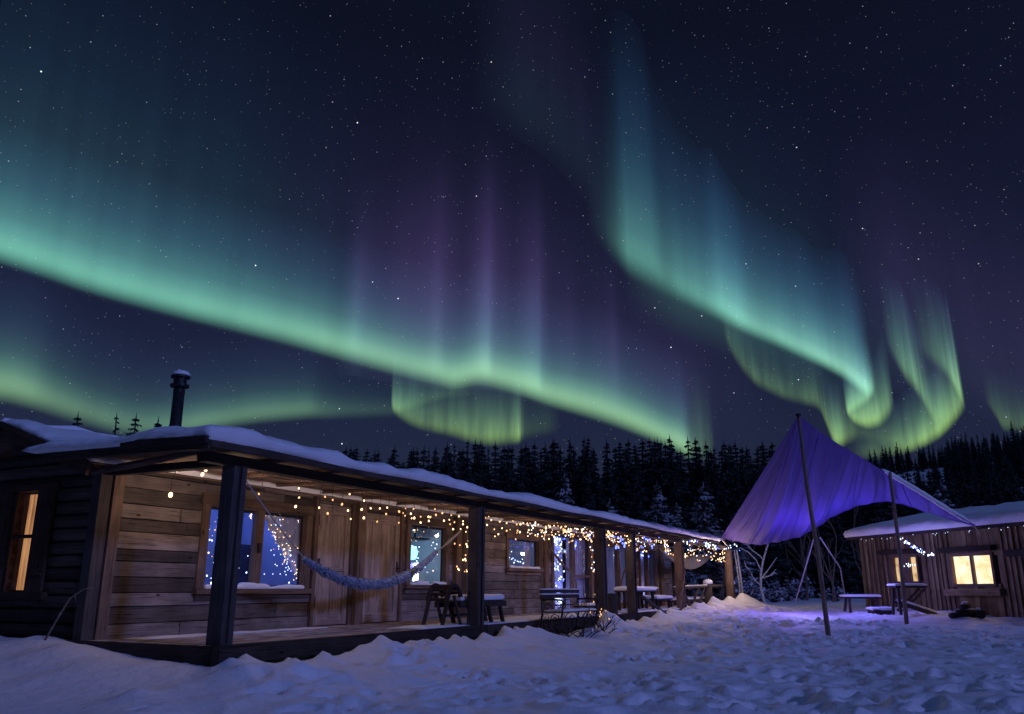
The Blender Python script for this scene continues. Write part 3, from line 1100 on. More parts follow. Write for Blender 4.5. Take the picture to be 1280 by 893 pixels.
# ------------------------------------------------------------------ snow slab helper
def snow_slab(mb, fn, n, m, T, seed=0, edge=.1, over=.05, nz=.05):
    """fn(a, b) with a, b in 0..1 -> (base point, size along a, size along b); rounded snow lying on it"""
    def grade(k):
        e = [0, .0, .004, .012, .03]
        return None
    P0 = fn(0, 0); Pa = fn(1, 0); Pb = fn(0, 1)
    La, Lb = (Pa - P0).length, (Pb - P0).length
    ea = min(.3, edge / La); eb = min(.3, edge / Lb)
    def axis(k, e):
        return [0, 0, e * .12, e * .4, e] + list(np.linspace(e * 1.8, 1 - e * 1.8, k)) + [1 - e, 1 - e * .4, 1 - e * .12, 1, 1]
    A, B = axis(n, ea), axis(m, eb)
    da = (Pa - P0).normalized(); db = (Pb - P0).normalized()
    G = []
    for i, a in enumerate(A):
        row = []
        for j, b in enumerate(B):
            p = fn(a, b)
            d = min(min(a, 1 - a) * La, min(b, 1 - b) * Lb)
            if i in (0, len(A) - 1) or j in (0, len(B) - 1):
                h = -.02
                push = -.02
            else:
                t = min(1, d / edge)
                h = T * (.35 + .65 * math.sqrt(max(0, 1 - (1 - t) ** 2)))
                push = over * (1 - t) ** 2
            q = a * La * 1.7, b * Lb * 1.7
            nn = float(vnoise(np.array(q[0]), np.array(q[1]), seed)) + .5 * float(vnoise(np.array(q[0] * 3.1), np.array(q[1] * 3.1), seed + 1))
            n3 = float(vnoise(np.array(q[0] * 4.3 + 9), np.array(q[1] * 4.3), seed + 2))
            if h > 0:
                h += nn * nz * 2
            ox = da * ((-1 if a < .5 else 1) * push * (1 if min(a, 1 - a) * La <= d + 1e-6 else 0) * (1 + 1.2 * n3))
            oy = db * ((-1 if b < .5 else 1) * push * (1 if min(b, 1 - b) * Lb <= d + 1e-6 else 0) * (1 + 1.2 * n3))
            row.append(p + ZZ * h + ox + oy)
        G.append(row)
    mb.grid(G)


# ------------------------------------------------------------------ the log cabin
cabin = thing('log_cabin', 'long weathered plank cabin with snowy roof and lit open porch', 'cabin', Q(0, 0, 0))
OPEN = []    # openings in the front wall (u0, u1, z0, z1)
WIN = [  # u0, u1, z0, z1, mullions
    (1.98, 4.36, 1.16, 2.44, [3.18]),
    (7.84, 9.36, 1.24, 2.52, []),
    (12.62, 14.56, 1.70, 2.46, []),
]
DOORS = [(4.66, 5.68, .47, 2.72), (6.14, 7.42, .47, 2.66)]
GDOORS = [(15.62, 19.0, .50, 2.74, [17.2]), (20.05, 22.5, .62, 2.54, [21.35]), (23.8, 25.9, .55, 2.6, [24.7])]
for w in WIN: OPEN.append(w[:4])
for w in DOORS: OPEN.append(w)
for w in GDOORS: OPEN.append(w[:4])


def plank_wall(mb, u0, u1, z0, z1, rows, opens, fn, thick=.06, seg=None, jit=.006, gap=.013, tone=None):
    zs = [z0]
    while zs[-1] < z1 - .1:
        zs.append(min(z1, zs[-1] + random.uniform(*rows)))
    if z1 - zs[-1] > .01:
        zs.append(z1)
    for k, (za, zb) in enumerate(zip(zs, zs[1:])):
        cuts = {u0, u1}
        for (a, b, c, d) in opens:
            if c < zb and d > za:
                cuts.add(min(max(a, u0), u1)); cuts.add(min(max(b, u0), u1))
        if seg:
            p = u0 + random.uniform(.3, 1) * seg
            while p < u1:
                cuts.add(p); p += seg * random.uniform(.6, 1.3)
        cs = sorted(cuts)
        for a, b in zip(cs, cs[1:]):
            if b - a < .02:
                continue
            mid = (a + b) / 2
            free = [(za, zb)]
            for (oa, ob, oc, od) in opens:
                if oa < mid < ob:
                    nf = []
                    for (p, q) in free:
                        if oc <= p and od >= q: continue
                        if od <= p or oc >= q: nf.append((p, q)); continue
                        if p < oc: nf.append((p, oc))
                        if q > od: nf.append((od, q))
                    free = nf
            for (p, q) in free:
                if q - p < .015: continue
                r = random.random()
                if tone:
                    r = tone(k, mid, r)
                fn(mb, a + gap * .3, b - gap * .3, p + gap / 2, q - gap / 2, r, random.uniform(-.012, .012), thick)


def front_plank(mb, a, b, p, q, r, off, th):
    mb.cbox(a, b, -D - th + off, -D + off, p, q, r, .003)


fw = MB()
plank_wall(fw, .0, 10.6, .44, 2.885, (.17, .25), OPEN, front_plank, seg=4.2, tone=lambda k, m, r: (r * .45 if k % 2 else .5 + r * .5) if m < 2 else r)
plank_wall(fw, 10.6, 28.2, .44, 2.885, (.19, .27), OPEN, front_plank, seg=3.0, tone=lambda k, m, r: .2 + r * .6)
fw.build('front_wall', M['plank'], cabin)
# dark backing boards so no light leaks between planks
for (a, b) in ((0.05, 1.9), (4.44, 7.76), (9.44, 12.54), (14.64, 15.54), (19.08, 19.97), (22.58, 23.72), (25.98, 28.1)):
    bk = MB(); bk.cbox(a, b, -D - .16, -D - .09, .44, 2.88); bk.build('wall_backing', M['darkwood'], cabin)
for (a, b, c, d) in OPEN:
    if c > .8:
        bk = MB(); bk.cbox(a - .08, b + .08, -D - .155, -D - .105, .44, c - .125); bk.build('wall_backing', M['darkwood'], cabin)
    if d < 2.60:
        bk = MB(); bk.cbox(a - .08, b + .08, -D - .155, -D - .105, d + .205, 2.88); bk.build('wall_backing', M['darkwood'], cabin)
bk = MB(); bk.cbox(28.1, 28.2, -D - 4.2, -D - .07, .3, 2.86)
bk.build('end_wall', M['darkwood'], cabin)

# gable wall: dark round-edged logs facing left
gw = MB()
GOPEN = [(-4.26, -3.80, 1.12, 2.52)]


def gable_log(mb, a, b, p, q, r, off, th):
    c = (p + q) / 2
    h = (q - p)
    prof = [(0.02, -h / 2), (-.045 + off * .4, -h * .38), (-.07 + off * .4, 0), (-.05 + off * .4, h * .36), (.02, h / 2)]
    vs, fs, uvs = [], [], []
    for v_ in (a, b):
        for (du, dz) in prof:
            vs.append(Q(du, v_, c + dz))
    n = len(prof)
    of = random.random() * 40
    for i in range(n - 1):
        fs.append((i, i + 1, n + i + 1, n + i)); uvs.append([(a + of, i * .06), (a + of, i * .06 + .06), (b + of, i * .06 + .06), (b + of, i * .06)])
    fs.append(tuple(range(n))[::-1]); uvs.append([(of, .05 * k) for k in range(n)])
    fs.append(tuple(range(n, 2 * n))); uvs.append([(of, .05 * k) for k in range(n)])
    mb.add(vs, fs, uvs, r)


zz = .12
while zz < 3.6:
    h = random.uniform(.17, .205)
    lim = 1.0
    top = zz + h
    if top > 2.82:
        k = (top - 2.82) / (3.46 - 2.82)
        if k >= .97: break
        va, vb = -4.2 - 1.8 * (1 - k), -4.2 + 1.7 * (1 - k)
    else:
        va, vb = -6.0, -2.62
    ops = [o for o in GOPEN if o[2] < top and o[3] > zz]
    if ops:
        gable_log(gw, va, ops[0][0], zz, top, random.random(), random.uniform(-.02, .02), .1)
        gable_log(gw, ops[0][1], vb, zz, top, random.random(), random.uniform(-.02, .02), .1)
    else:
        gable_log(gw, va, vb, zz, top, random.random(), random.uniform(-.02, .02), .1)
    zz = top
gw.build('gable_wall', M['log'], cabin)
for (a, b, c, d) in ((-6.0, -4.26, .1, 2.8), (-3.80, -2.6, .1, 2.8), (-4.26, -3.8, .1, 1.12), (-4.26, -3.8, 2.52, 2.8)):
    gb = MB(); gb.cbox(.03, .09, a, b, c, d); gb.build('wall_backing', M['darkwood'], cabin)

# corner boards and pilasters
cp = MB(); cp.cbox(-.09, .10, -D - .12, -D + .05, .10, 2.80, .35, .006); cp.build('corner_post', M['post'], cabin)
cp = MB(); cp.cbox(.13, .30, -D - .0, -D + .06, .44, 2.86, .8, .005); cp.build('corner_board', M['trim'], cabin)
for (a, b, v1, mt) in ((5.78, 6.02, .16, 'trim'), (9.72, 9.96, .12, 'trim'), (10.08, 10.34, .2, 'plank'), (19.35, 19.62, .1, 'trim'), (26.2, 26.6, .1, 'trim'), (14.9, 15.15, .08, 'trim'), (28.06, 28.3, .1, 'post')):
    p = MB(); p.cbox(a, b, -D + .014, -D + v1, ZF + .005, 2.84, None, .006); p.build('pilaster', M[mt], cabin)

# deck
dk = MB()
vv = -D + .03
while vv < -.02:
    w = min(.15, .05 - vv)
    p = -.12
    while p < 30.4:
        q = min(30.5, p + random.uniform(2.5, 4.5))
        dk.cbox(p + .004, q - .004, vv + .004, vv + w - .004, ZF - .04 + random.uniform(-.003, .003), ZF + random.uniform(-.004, .004))
        p = q
    vv += w
dk.build('deck_boards', M['deck'], cabin)
df = MB()
p = -.2
while p < 30.5:
    q = min(30.6, p + random.uniform(3, 5))
    df.cbox(p, q - .01, .055, .13, ZF - .20 + random.uniform(-.01, .01), ZF + .012 + random.uniform(-.01, .01), None, .006)
    p = q
df.cbox(-.2, -.125, -D - .15, .05, ZF - .2, ZF + .012, None, .005)
df.cbox(-.24, .55, .132, .26, ZF - .22, ZF - .03, None, .01)
df.build('deck_beam', M['darkwood'], cabin)
for k in range(16):
    ds = MB(); ds.cbox(k * 2 + .1, k * 2 + .3, -.35, -.15, 0, ZF - .05); ds.build('deck_support', M['darkwood'], cabin)
# drifted snow lying on the deck boards
dsn = MB()
for (a, b, c, d, T) in ((.4, 4.4, -D + .25, -1.9, .012), (4.6, 9.4, -.75, -.02, .03), (9.5, 14.6, -1.1, -.02, .045), (16, 19.4, -1.2, -.1, .05), (20, 24.5, -1.2, -.02, .06), (24.6, 30.2, -1.4, -.02, .07)):
    snow_slab(dsn, lambda x, y, a=a, b=b, c=c, d=d: Q(a + (b - a) * x, c + (d - c) * y, ZF + .004), 34, 8, T, int(a * 3), .18, .02, .012)
dsn.build('deck_snow', M['roofsnow'], cabin, True)

# porch posts
POSTU = [0, 6.42, 13.1, 15.5, 20.5, 27.85]
for i, u_ in enumerate(POSTU):
    p = MB()
    hw = (.112, .12, .125, .115, .13, .15)[i]
    lean = (0, .03, -.02, .03, .01, -.05)[i]
    base = ZF - .22 if i else ZF + .01
    c0 = Q(u_, 0, base) + VV * (0 if i == 0 else .0); c1 = Q(u_ + lean, 0, 2.68)
    if i < 5:
        p.beam(c0, c1, hw * 2, hw * 2, up=VV, rnd=.4, jit=.008)
        p.beam(Q(u_ - .01, hw + .014, base + .03), Q(u_ - .01 + lean, hw + .014, 2.66), .05, .02, up=UU, rnd=.2, jit=.004)
    else:
        p.tube([Q(u_, 0, .2), Q(u_ + lean * .5, 0, 1.4), Q(u_ + lean, 0, 2.7)], [.19, .175, .165], 12, rnd=.8)
    o = p.build('post', M['post' if i < 4 else 'trim'], cabin, smooth=(i == 5))
# beams carried by the posts
for (a, b) in ((-.55, 6.4), (6.43, 13.08), (13.11, 20.48), (20.5, 28.1)):
    p = MB(); p.cbox(a, b - .01, -.10, .09, 2.665, 2.79, None, .008); p.build('beam', M['darkwood'], cabin)
p = MB(); p.beam(Q(.03, -D + .08, 2.76), Q(.03, -.13, 2.735), .14, .11, rnd=.3, jit=.01); p.build('beam', M['darkwood'], cabin)
# rafters
rf = None
for k in range(21):
    u_ = -.6 + k * 1.22
    p = MB(); p.beam(Q(u_, -D - .02, 2.868), Q(u_, .33, 2.815), .08, .045, jit=.005); p.build('rafter', M['trim'], cabin)
# crooked pole bracing under the roof's left end
p = MB(); p.tube([Q(-.35, -2.3, 2.70), Q(-.4, -1.6, 2.73), Q(-.42, -.9, 2.77), Q(-.5, -.2, 2.81)], [.045, .05, .045, .04], 8); p.build('brace', M['trim'], cabin, True)

# porch roof
UE = 24.6
pr = MB()
vv = -D - .25
while vv < .38:
    w = min(.2, .4 - vv)
    zc = 2.912 - .06 * (vv + D) / 2.9
    pr.cbox(-.86, UE, vv + .003, vv + w - .003, zc - .012, zc + .012 + .0)
    vv += w
proof = pr.build('porch_roof', M['trim'], cabin)
pf = MB()
p = -.86
while p < UE:
    q = min(UE, p + random.uniform(3.5, 5))
    pf.cbox(p, q - .008, .403, .45, 2.785 + random.uniform(-.012, .012), 2.872, None, .008)
    p = q
pf.beam(Q(-.888, -D - .12, 2.88), Q(-.888, .45, 2.82), .045, .15, jit=.006)
pf.beam(Q(-.95, -1.0, 2.885), Q(-.95, .47, 2.85), .06, .09, jit=.006)
pf.build('fascia', M['darkwood'], proof)
ps = MB()
snow_slab(ps, lambda a, b: Q(-.93 + (UE + .9) * a, -D - .3 + (D + .78) * b, 2.928 - .052 * b + .012 * math.sin(a * 41) * b), 220, 18, .165, 4, .15, .08, .05)
ps.build('roof_snow', M['roofsnow'], proof, True)

# main gable roof
mr_ = MB()
RZ, EZ, RV, EV, EV2 = 3.50, 2.80, -4.2, -2.15, -6.25
for (ev, sgn) in ((EV, 1), (EV2, -1)):
    a = Q(-.5, RV, RZ); b = Q(-.5, ev, EZ)
    n = 12
    for k in range(n):
        f0, f1 = k / n, (k + 1) / n
        z0, z1 = RZ + (EZ - RZ) * f0, RZ + (EZ - RZ) * f1
        v0, v1 = RV + (ev - RV) * f0, RV + (ev - RV) * f1
        mid = Q((-.5 + UE) / 2, (v0 + v1) / 2, (z0 + z1) / 2)
        along = (Q(0, v1, z1) - Q(0, v0, z0))
        y = along.normalized(); x = UU; z = x.cross(y)
        if z.z < 0: z = -z
        mr_.box(mid, (UE + .5, along.length - .006, .025), Matrix((x, y, z)).transposed())
mroof = mr_.build('roof', M['trim'], cabin)
bb = MB()
bb.beam(Q(-.53, RV + .02, RZ - .06), Q(-.53, EV, EZ - .07), .055, .22, jit=.006)
bb.beam(Q(-.53, RV - .02, RZ - .06), Q(-.53, EV2, EZ - .07), .055, .22, jit=.006)
bb.beam(Q(-.59, RV + .02, RZ - .0), Q(-.59, EV, EZ - .01), .05, .08, jit=.006)
bb.beam(Q(-.59, RV - .02, RZ - .0), Q(-.59, EV2, EZ - .01), .05, .08, jit=.006)
bb.build('barge_board', M['shutter'], mroof)
ms_ = MB()
snow_slab(ms_, lambda a, b: Q(-.56 + (UE + .5) * a, RV - .05 + (EV - RV + .1) * b, RZ + .03 + (EZ - RZ) * b), 120, 18, .13, 14, .16, .05, .045)
snow_slab(ms_, lambda a, b: Q(-.56 + (UE + .5) * a, RV + .05 + (EV2 - RV - .1) * b, RZ + .03 + (EZ - RZ) * b), 60, 10, .13, 24, .16, .05, .045)
ms_.build('roof_snow', M['roofsnow'], mroof, True)
# chimney
cx = Q(2.62, -4.22, 0)
ch = MB(); ch.lathe([(.112, 3.4), (.106, 3.9), (.10, 4.62), (.104, 4.622), (.104, 4.69), (.096, 4.70), (.096, 4.8)], 18, cx)
chim = ch.build('chimney', M['pipe'], cabin, True)
cc = MB(); cc.lathe([(.09, 4.72), (.16, 4.74), (.17, 4.76), (.17, 4.79), (.118, 4.80), (.118, 4.91), (.175, 4.92), (.175, 4.95), (.10, 5.01)], 18, cx)
cc.build('chimney_cap', M['pipe'], chim)
cs_ = MB(); cs_.lathe([(.155, 4.965), (.165, 4.985), (.14, 5.035), (.075, 5.06), (.01, 5.065)], 16, cx); cs_.build('snow_cap', M['roofsnow'], chim, True)
rod = MB(); rod.lathe([(.035, 3.1), (.03, 4.05), (.05, 4.06), (.05, 4.12)], 10, Q(17.6, -1.9, 0)); rod.build('vent_pipe', M['pipe'], cabin, True)

# ---- windows
def frame_boxes(f, u0, u1, z0, z1, w, proud, deep=.10):
    v0, v1 = -D - deep, -D + proud
    f.cbox(u0 - w, u0 + .012, v0, v1, z0 - .02, z1 + .02, None, .003)
    f.cbox(u1 - .012, u1 + w, v0, v1, z0 - .02, z1 + .02, None, .003)
    f.cbox(u0 - w - .03, u1 + w + .03, v0, v1 + .012, z1 + .022, z1 + .022 + w * 1.1, None, .003)


GL = -D - .055
for (u0, u1, z0, z1, muls) in WIN:
    f = MB()
    w = .15 if z1 - z0 > 1 else .12
    frame_boxes(f, u0, u1, z0, z1, w, .045)
    win = f.build('window', M['trim'], cabin)
    s = MB(); s.cbox(u0 - w - .05, u1 + w + .05, -D - .1, -D + .12, z0 - .105, z0 - .022, None, .004)
    s.cbox(u0 - w, u1 + w, -D + .014, -D + .045, z0 - .20, z0 - .107, None, .004); s.build('sill', M['trim'], win)
    for m_ in muls:
        s = MB(); s.cbox(m_ - .09, m_ + .09, -D - .1, -D + .01, z0 - .02, z1 + .02, None, .003); s.build('mullion', M['trim'], win)
    s = MB(); s.cbox(u0, u1, GL - .04, GL - .015, z1 - .04, z1 + .02); s.cbox(u0, u1, GL - .04, GL - .015, z0 - .02, z0 + .035)
    s.cbox(u0, u0 + .035, GL - .04, GL - .015, z0, z1); s.cbox(u1 - .035, u1, GL - .04, GL - .015, z0, z1); s.build('sash', M['darkwood'], win)
    edges = [u0] + muls + [u1]
    for a, b in zip(edges, edges[1:]):
        g = MB(); g.cbox(a, b, GL - .006, GL, z0, z1); g.build('pane', M['glass'], win)
    sn = MB()
    k = u0 + .02
    while k < u1 - .1:
        L = min(random.uniform(.25, .6), u1 - .02 - k)
        snow_slab(sn, lambda a, b, k=k, L=L: Q(k + L * a, -D - .045 + .13 * b, z0 - .02), 6, 4, random.uniform(.03, .085), int(k * 7), .06, .0, .02)
        k += L * .85
    sn.build('sill_snow', M['roofsnow'], win, True)
lt = MB(); lt.cbox(3.14, 3.2, -D + .012, -D + .05, 1.74, 1.9); lt.build('latch', M['iron'], cabin)

# glazed doors
for (u0, u1, z0, z1, muls) in GDOORS:
    f = MB(); frame_boxes(f, u0, u1, z0, z1, .14, .04)
    f.cbox(u0, u1, -D - .1, -D + .02, z0 - .06, z0 + .02)
    dr = f.build('glass_door', M['trim'], cabin)
    edges = [u0] + muls + [u1]
    for m_ in muls:
        s = MB(); s.cbox(m_ - .11, m_ + .11, -D - .1, -D + .02, z0 + .02, z1 + .02, None, .003); s.build('mullion', M['trim'], dr)
    for a, b in zip(edges, edges[1:]):
        g = MB(); g.cbox(a, b, GL - .006, GL, z0, z1); g.build('pane', M['glass'], dr)
s = MB(); s.cbox(17.31, 18.99, -D - .05, -D, 1.48, 1.55); s.build('door_rail', M['trim'], cabin)
s = MB(); s.cbox(18.6, 18.78, -D - .05, -D + .06, .5, 2.74); s.build('door_post', M['trim'], cabin)

# plank doors
for di, (u0, u1, z0, z1) in enumerate(DOORS):
    f = MB()
    w = .10
    f.cbox(u0 - w, u0 - .004, -D - .08, -D + .07, z0 - .01, z1 + .05, .5, .003)
    f.cbox(u1 + .004, u1 + w, -D - .08, -D + .07, z0 - .01, z1 + .05, .55, .003)
    f.cbox(u0 - w - .02, u1 + w + .02, -D - .08, -D + .08, z1 + .052, z1 + .15, .5, .003)
    fr = f.build('door_frame', M['trim'], cabin)
    d = MB()
    n = 4
    bw = (u1 - u0) / n
    for k in range(n):
        d.cbox(u0 + k * bw + .004, u0 + (k + 1) * bw - .004, -D - .04, -D + .0, z0, z1, None, .002)
    door = d.build('door', M['door'], cabin)
    d = MB()
    st = .15
    d.cbox(u0 + .01, u0 + st, -D + .002, -D + .03, z0 + .01, z1 - .01, .7); d.cbox(u1 - st, u1 - .01, -D + .002, -D + .03, z0 + .01, z1 - .01, .6)
    d.cbox(u0 + st + .002, u1 - st - .002, -D + .002, -D + .028, z1 - .2, z1 - .01, .6); d.cbox(u0 + st + .002, u1 - st - .002, -D + .002, -D + .028, z0 + .01, z0 + .2, .6)
    if di == 0:
        d.cbox(u0 + st + .002, u1 - st - .002, -D + .002, -D + .02, z0 + 1.0, z0 + 1.06, .4)
    d.build('door_stile', M['door'], door)
    h = MB(); hx = u1 - .08 if di else u0 + .09
    h.cbox(hx - .03, hx + .03, -D + .031, -D + .045, z0 + 1.0, z0 + 1.22)
    h.tube([Q(hx, -D + .05, z0 + 1.08), Q(hx, -D + .1, z0 + 1.1), Q(hx - .1, -D + .1, z0 + 1.1)], .014, 6); h.build('handle', M['iron'], door)
    if di == 0:
        h = MB(); h.cbox(u0 + .02, u0 + .05, -D + .031, -D + .045, 2.3, 2.5); h.cbox(u0 + .02, u0 + .05, -D + .031, -D + .045, .8, 1.0); h.build('hinge', M['iron'], door)

# gable window with shutters, curtain lit from inside
f = MB()
g0, g1, gz0, gz1 = -4.26, -3.80, 1.12, 2.52
f.cbox(-.10, .05, g0 - .06, g0, gz0 - .02, gz1 + .02); f.cbox(-.10, .05, g1, g1 + .06, gz0 - .02, gz1 + .02)
f.cbox(-.12, .05, g0 - .5, g1 + .46, gz1 + .022, gz1 + .12); f.cbox(-.13, .05, g0 - .5, g1 + .46, gz0 - .13, gz0 - .022)
gwin = f.build('window', M['shutter'], cabin)
s = MB(); s.cbox(-.07, -.02, g0, g1, 1.86, 1.91); s.build('rail', M['darkwood'], gwin)
g = MB(); g.cbox(-.05, -.045, g0, g1, gz0, gz1); g.build('pane', M['glass'], gwin)
for (a, b) in ((g0 - .46, g0 - .065), (g1 + .065, g1 + .42)):
    s = MB()
    for k in range(3):
        w = (b - a) / 3
        s.cbox(-.13, -.09, a + k * w + .004, a + (k + 1) * w - .004, gz0 - .02, gz1 + .02)
    s.cbox(-.15, -.131, a + .02, b - .02, gz0 + .2, gz0 + .3); s.cbox(-.15, -.131, a + .02, b - .02, gz1 - .3, gz1 - .2)
    s.build('shutter', M['shutter'], gwin)


def cloth_emit(name, lo, hi, strength, base, folds=18, axis_uv=0):
    """curtain cloth with room light glowing through its folds"""
    m, t, out = newmat(name)
    b = principled(t, out, Roughness=.9)
    b.inputs['Base Color'].default_value = tuple(base) + (1,)
    uv = N(t, 'ShaderNodeUVMap')
    sp = N(t, 'ShaderNodeSeparateXYZ')
    t.links.new(uv.outputs[0], sp.inputs[0])
    cv = N(t, 'ShaderNodeCombineXYZ')
    t.links.new(sp.outputs[axis_uv], cv.inputs[0])
    yv = N(t, 'ShaderNodeMath', operation='MULTIPLY'); yv.inputs[1].default_value = .12
    t.links.new(sp.outputs[1 - axis_uv], yv.inputs[0]); t.links.new(yv.outputs[0], cv.inputs[1])
    nz = N(t, 'ShaderNodeTexNoise'); nz.inputs['Scale'].default_value = folds; nz.inputs['Detail'].default_value = 3
    t.links.new(cv.outputs[0], nz.inputs['Vector'])
    r = ramp(t, [(.3, lo), (.7, hi)])
    t.links.new(nz.outputs[0], r.inputs[0])
    t.links.new(r.outputs[0], b.inputs['Emission Color'])
    b.inputs['Emission Strength'].default_value = strength
    return m


M['warmcurtain'] = cloth_emit('lit_curtain', (.20, .062, .012), (1.0, .47, .16), .85, (.5, .4, .3), 14, 0)


def curtain_sheet(p_fn, n, m, amp, waves, seed):
    """p_fn(a, b) -> (point, normal); pleated cloth sheet"""
    G = []
    for i in range(n + 1):
        a = i / n
        row = []
        for j in range(m + 1):
            b = j / m
            p, nn = p_fn(a, b)
            row.append(p + nn * (amp * math.sin(a * waves * 6.283 + .6 * math.sin(b * 3 + seed)) * (.6 + .4 * b)))
        G.append(row)
    return G


cu = MB()
cu.grid(curtain_sheet(lambda a, b: (Q(.13, -4.5 + .95 * a, 1.0 + 1.6 * b), -UU), 80, 6, .02, 7, 1))
o = cu.build('window_curtain', M['warmcurtain'], None, True, loc=Q(.13, -4.03, 1.0))
tag(o, 'warm orange lit curtain behind the shuttered window of the dark gable wall', 'curtain')

# ---- rooms behind the glass
M['bluewall'] = simple('room_paint', (.32, .38, .62), .8, noise=.12, nscale=2)
M['room'] = simple('room_board', (.45, .45, .52), .8, noise=.15, nscale=2)


def room(u0, u1, depth, mat, z0=.5, z1=2.83):
    r = MB()
    v0, v1 = -D - depth, -D - .16
    r.cbox(u0, u1, v0 - .04, v0, z0, z1)
    r.cbox(u0 - .04, u0, v0, v1, z0, z1); r.cbox(u1, u1 + .04, v0, v1, z0, z1)
    r.cbox(u0, u1, v0, v1, z0 - .04, z0); r.cbox(u0, u1, v0, v1, z1, z1 + .03)
    return r.build('room', mat, cabin)


room(1.2, 4.6, 1.9, M['bluewall'])
room(7.5, 10.6, 1.8, M['room'])
room(12.0, 15.2, 1.5, M['room'])
room(15.4, 19.3, 1.3, M['room'])
room(19.8, 22.9, 1.3, M['room'])
room(23.5, 26.2, 1.3, M['room'])
M['white'] = simple('white_paint', (.75, .77, .82), .6)
M['cabinet'] = simple('dark_cabinet', (.035, .04, .075), .6, noise=.3)
M['tube'] = emit('tube_light', (.75, .85, 1), 6)
M['cyan'] = emit('cyan_shade', (.25, .85, 1.0), 3.2)
M['glow'] = emit('white_shade', (.75, .85, 1.0), 4.0)


def lit_lamp(name, label, c, prof, mat, energy, color, base_mat='iron', group=None):
    t = thing(name, label, 'lamp', c, group)
    b = MB(); b.lathe([(.09, 0), (.09, .02), (.015, .03), (.015, prof[0][1] + .02)], 12, c); b.build('lamp_base', M[base_mat], t, True)
    s = MB(); s.lathe(prof, 16, c); s.build('lamp_shade', mat, t, True)
    lamp('lamp_light', 'POINT', Vector(c) + ZZ * (prof[-1][1] + .12), energy, color, t, .12)
    return t


# first room: blue light, cabinet, table with a glowing tube
tb = thing('side_table', 'low table under the glowing tube inside the big double window', 'table', Q(3.6, -D - .9, .5))
b = MB(); b.cbox(2.6, 3.5, -D - 1.1, -D - .5, 1.10, 1.16); b.build('tabletop', M['cabinet'], tb)
for (a, c) in ((2.65, -1.05), (3.45, -1.05), (2.65, -.55), (3.45, -.55)):
    b = MB(); b.cbox(a - .03, a + .03, -D + c - .03, -D + c + .03, .5, 1.1); b.build('leg', M['cabinet'], tb)
tl = thing('tube_lamp', 'short glowing white tube lamp inside the left pane of the big double window', 'lamp', Q(3.0, -D - .8, 1.163))
b = MB(); b.cbox(2.85, 3.25, -D - .75, -D - .67, 1.163, 1.20); b.build('lamp_base', M['cabinet'], tl)
b = MB(); b.tube([Q(2.87, -D - .71, 1.23), Q(3.23, -D - .71, 1.23)], .025, 10); b.build('glow_tube', M['tube'], tl, True)
lamp('room_light', 'POINT', Q(2.2, -D - .9, 2.45), 20, (.27, .40, 1.0), tl, .25)
lamp('room_light', 'POINT', Q(3.7, -D - .8, 2.6), 17, (.30, .42, 1.0), tl, .25)
cb = thing('cabinet', 'tall dark cabinet standing inside the right pane of the big double window', 'cabinet', Q(4.3, -D - 1.5, .5))
b = MB(); b.cbox(4.0, 4.58, -D - 1.88, -D - 1.3, .5, 1.95); b.build('carcass', M['cabinet'], cb)
b = MB(); b.cbox(4.02, 4.28, -D - 1.298, -D - 1.28, .55, 1.9); b.build('door', M['cabinet'], cb)
b = MB(); b.cbox(4.30, 4.56, -D - 1.298, -D - 1.28, .55, 1.9); b.build('door', M['cabinet'], cb)
sh = thing('wall_shelf', 'pale wall shelf on the back wall inside the big double window', 'shelf', Q(2.9, -D - 1.85, 1.9))
b = MB(); b.cbox(2.2, 3.5, -D - 1.88, -D - 1.6, 1.88, 1.93); b.build('shelf_board', M['white'], sh)
for a in (2.4, 3.3):
    b = MB(); b.cbox(a, a + .04, -D - 1.88, -D - 1.7, 1.74, 1.878); b.build('bracket', M['white'], sh)
# slanted white cloth tied across the upper corner of the right pane
M['lilac'] = simple('lilac_cloth', (.62, .60, .72), .9, noise=.15, nscale=6)
dr = MB()
Gp = []
for i in range(15):
    a = i / 14
    row = []
    for j in range(9):
        b_ = j / 8
        top = Q(3.32 + 1.06 * a, -D - .14 - .02 * math.sin(a * 30), 2.46)
        bot = Q(3.32 + 1.06 * a, -D - .14 - .03 * math.sin(a * 30 + 1), 2.46 - 1.12 * a ** .95 - .01)
        row.append(top + (bot - top) * b_)
    Gp.append(row)
dr.grid(Gp)
o = dr.build('window_drape', M['lilac'], None, True, loc=Q(3.85, -D - .14, 1.5))
tag(o, 'pale cloth drawn diagonally across the upper corner of the big double window', 'curtain')

# second window: bright icy interior with lamps
lit_lamp('table_lamp', 'cyan glowing shade lamp inside the bright window behind the hammock end', Q(9.6, -D - 1.2, 1.2), [(.16, .62), (.2, .64), (.24, .78), (.2, .92), (.05, .98)], M['cyan'], 10, (.45, .8, 1.0))
lit_lamp('candle_lantern', 'small white glowing lantern low inside the bright window behind the hammock end', Q(9.35, -D - .8, .95), [(.05, .35), (.07, .36), (.07, .75), (.03, .78)], M['glow'], 8, (.75, .8, 1.0))
ck = thing('kitchen_counter', 'pale counter along the back inside the bright window behind the hammock end', 'counter', Q(9.1, -D - 1.2, .5))
b = MB(); b.cbox(7.6, 10.5, -D - 1.7, -D - .6, .5, .90); b.build('counter_base', M['white'], ck)
b = MB(); b.cbox(7.55, 10.55, -D - 1.75, -D - .55, .902, .948); b.build('countertop', M['room'], ck)
hd = thing('ceiling_shelf', 'dark hanging shelf under the ceiling inside the bright window behind the hammock end', 'shelf', Q(9, -D - 1, 2.4))
b = MB(); b.cbox(7.8, 10.4, -D - 1.5, -D - 1.1, 2.32, 2.37); b.build('shelf_board', M['darkwood'], hd)
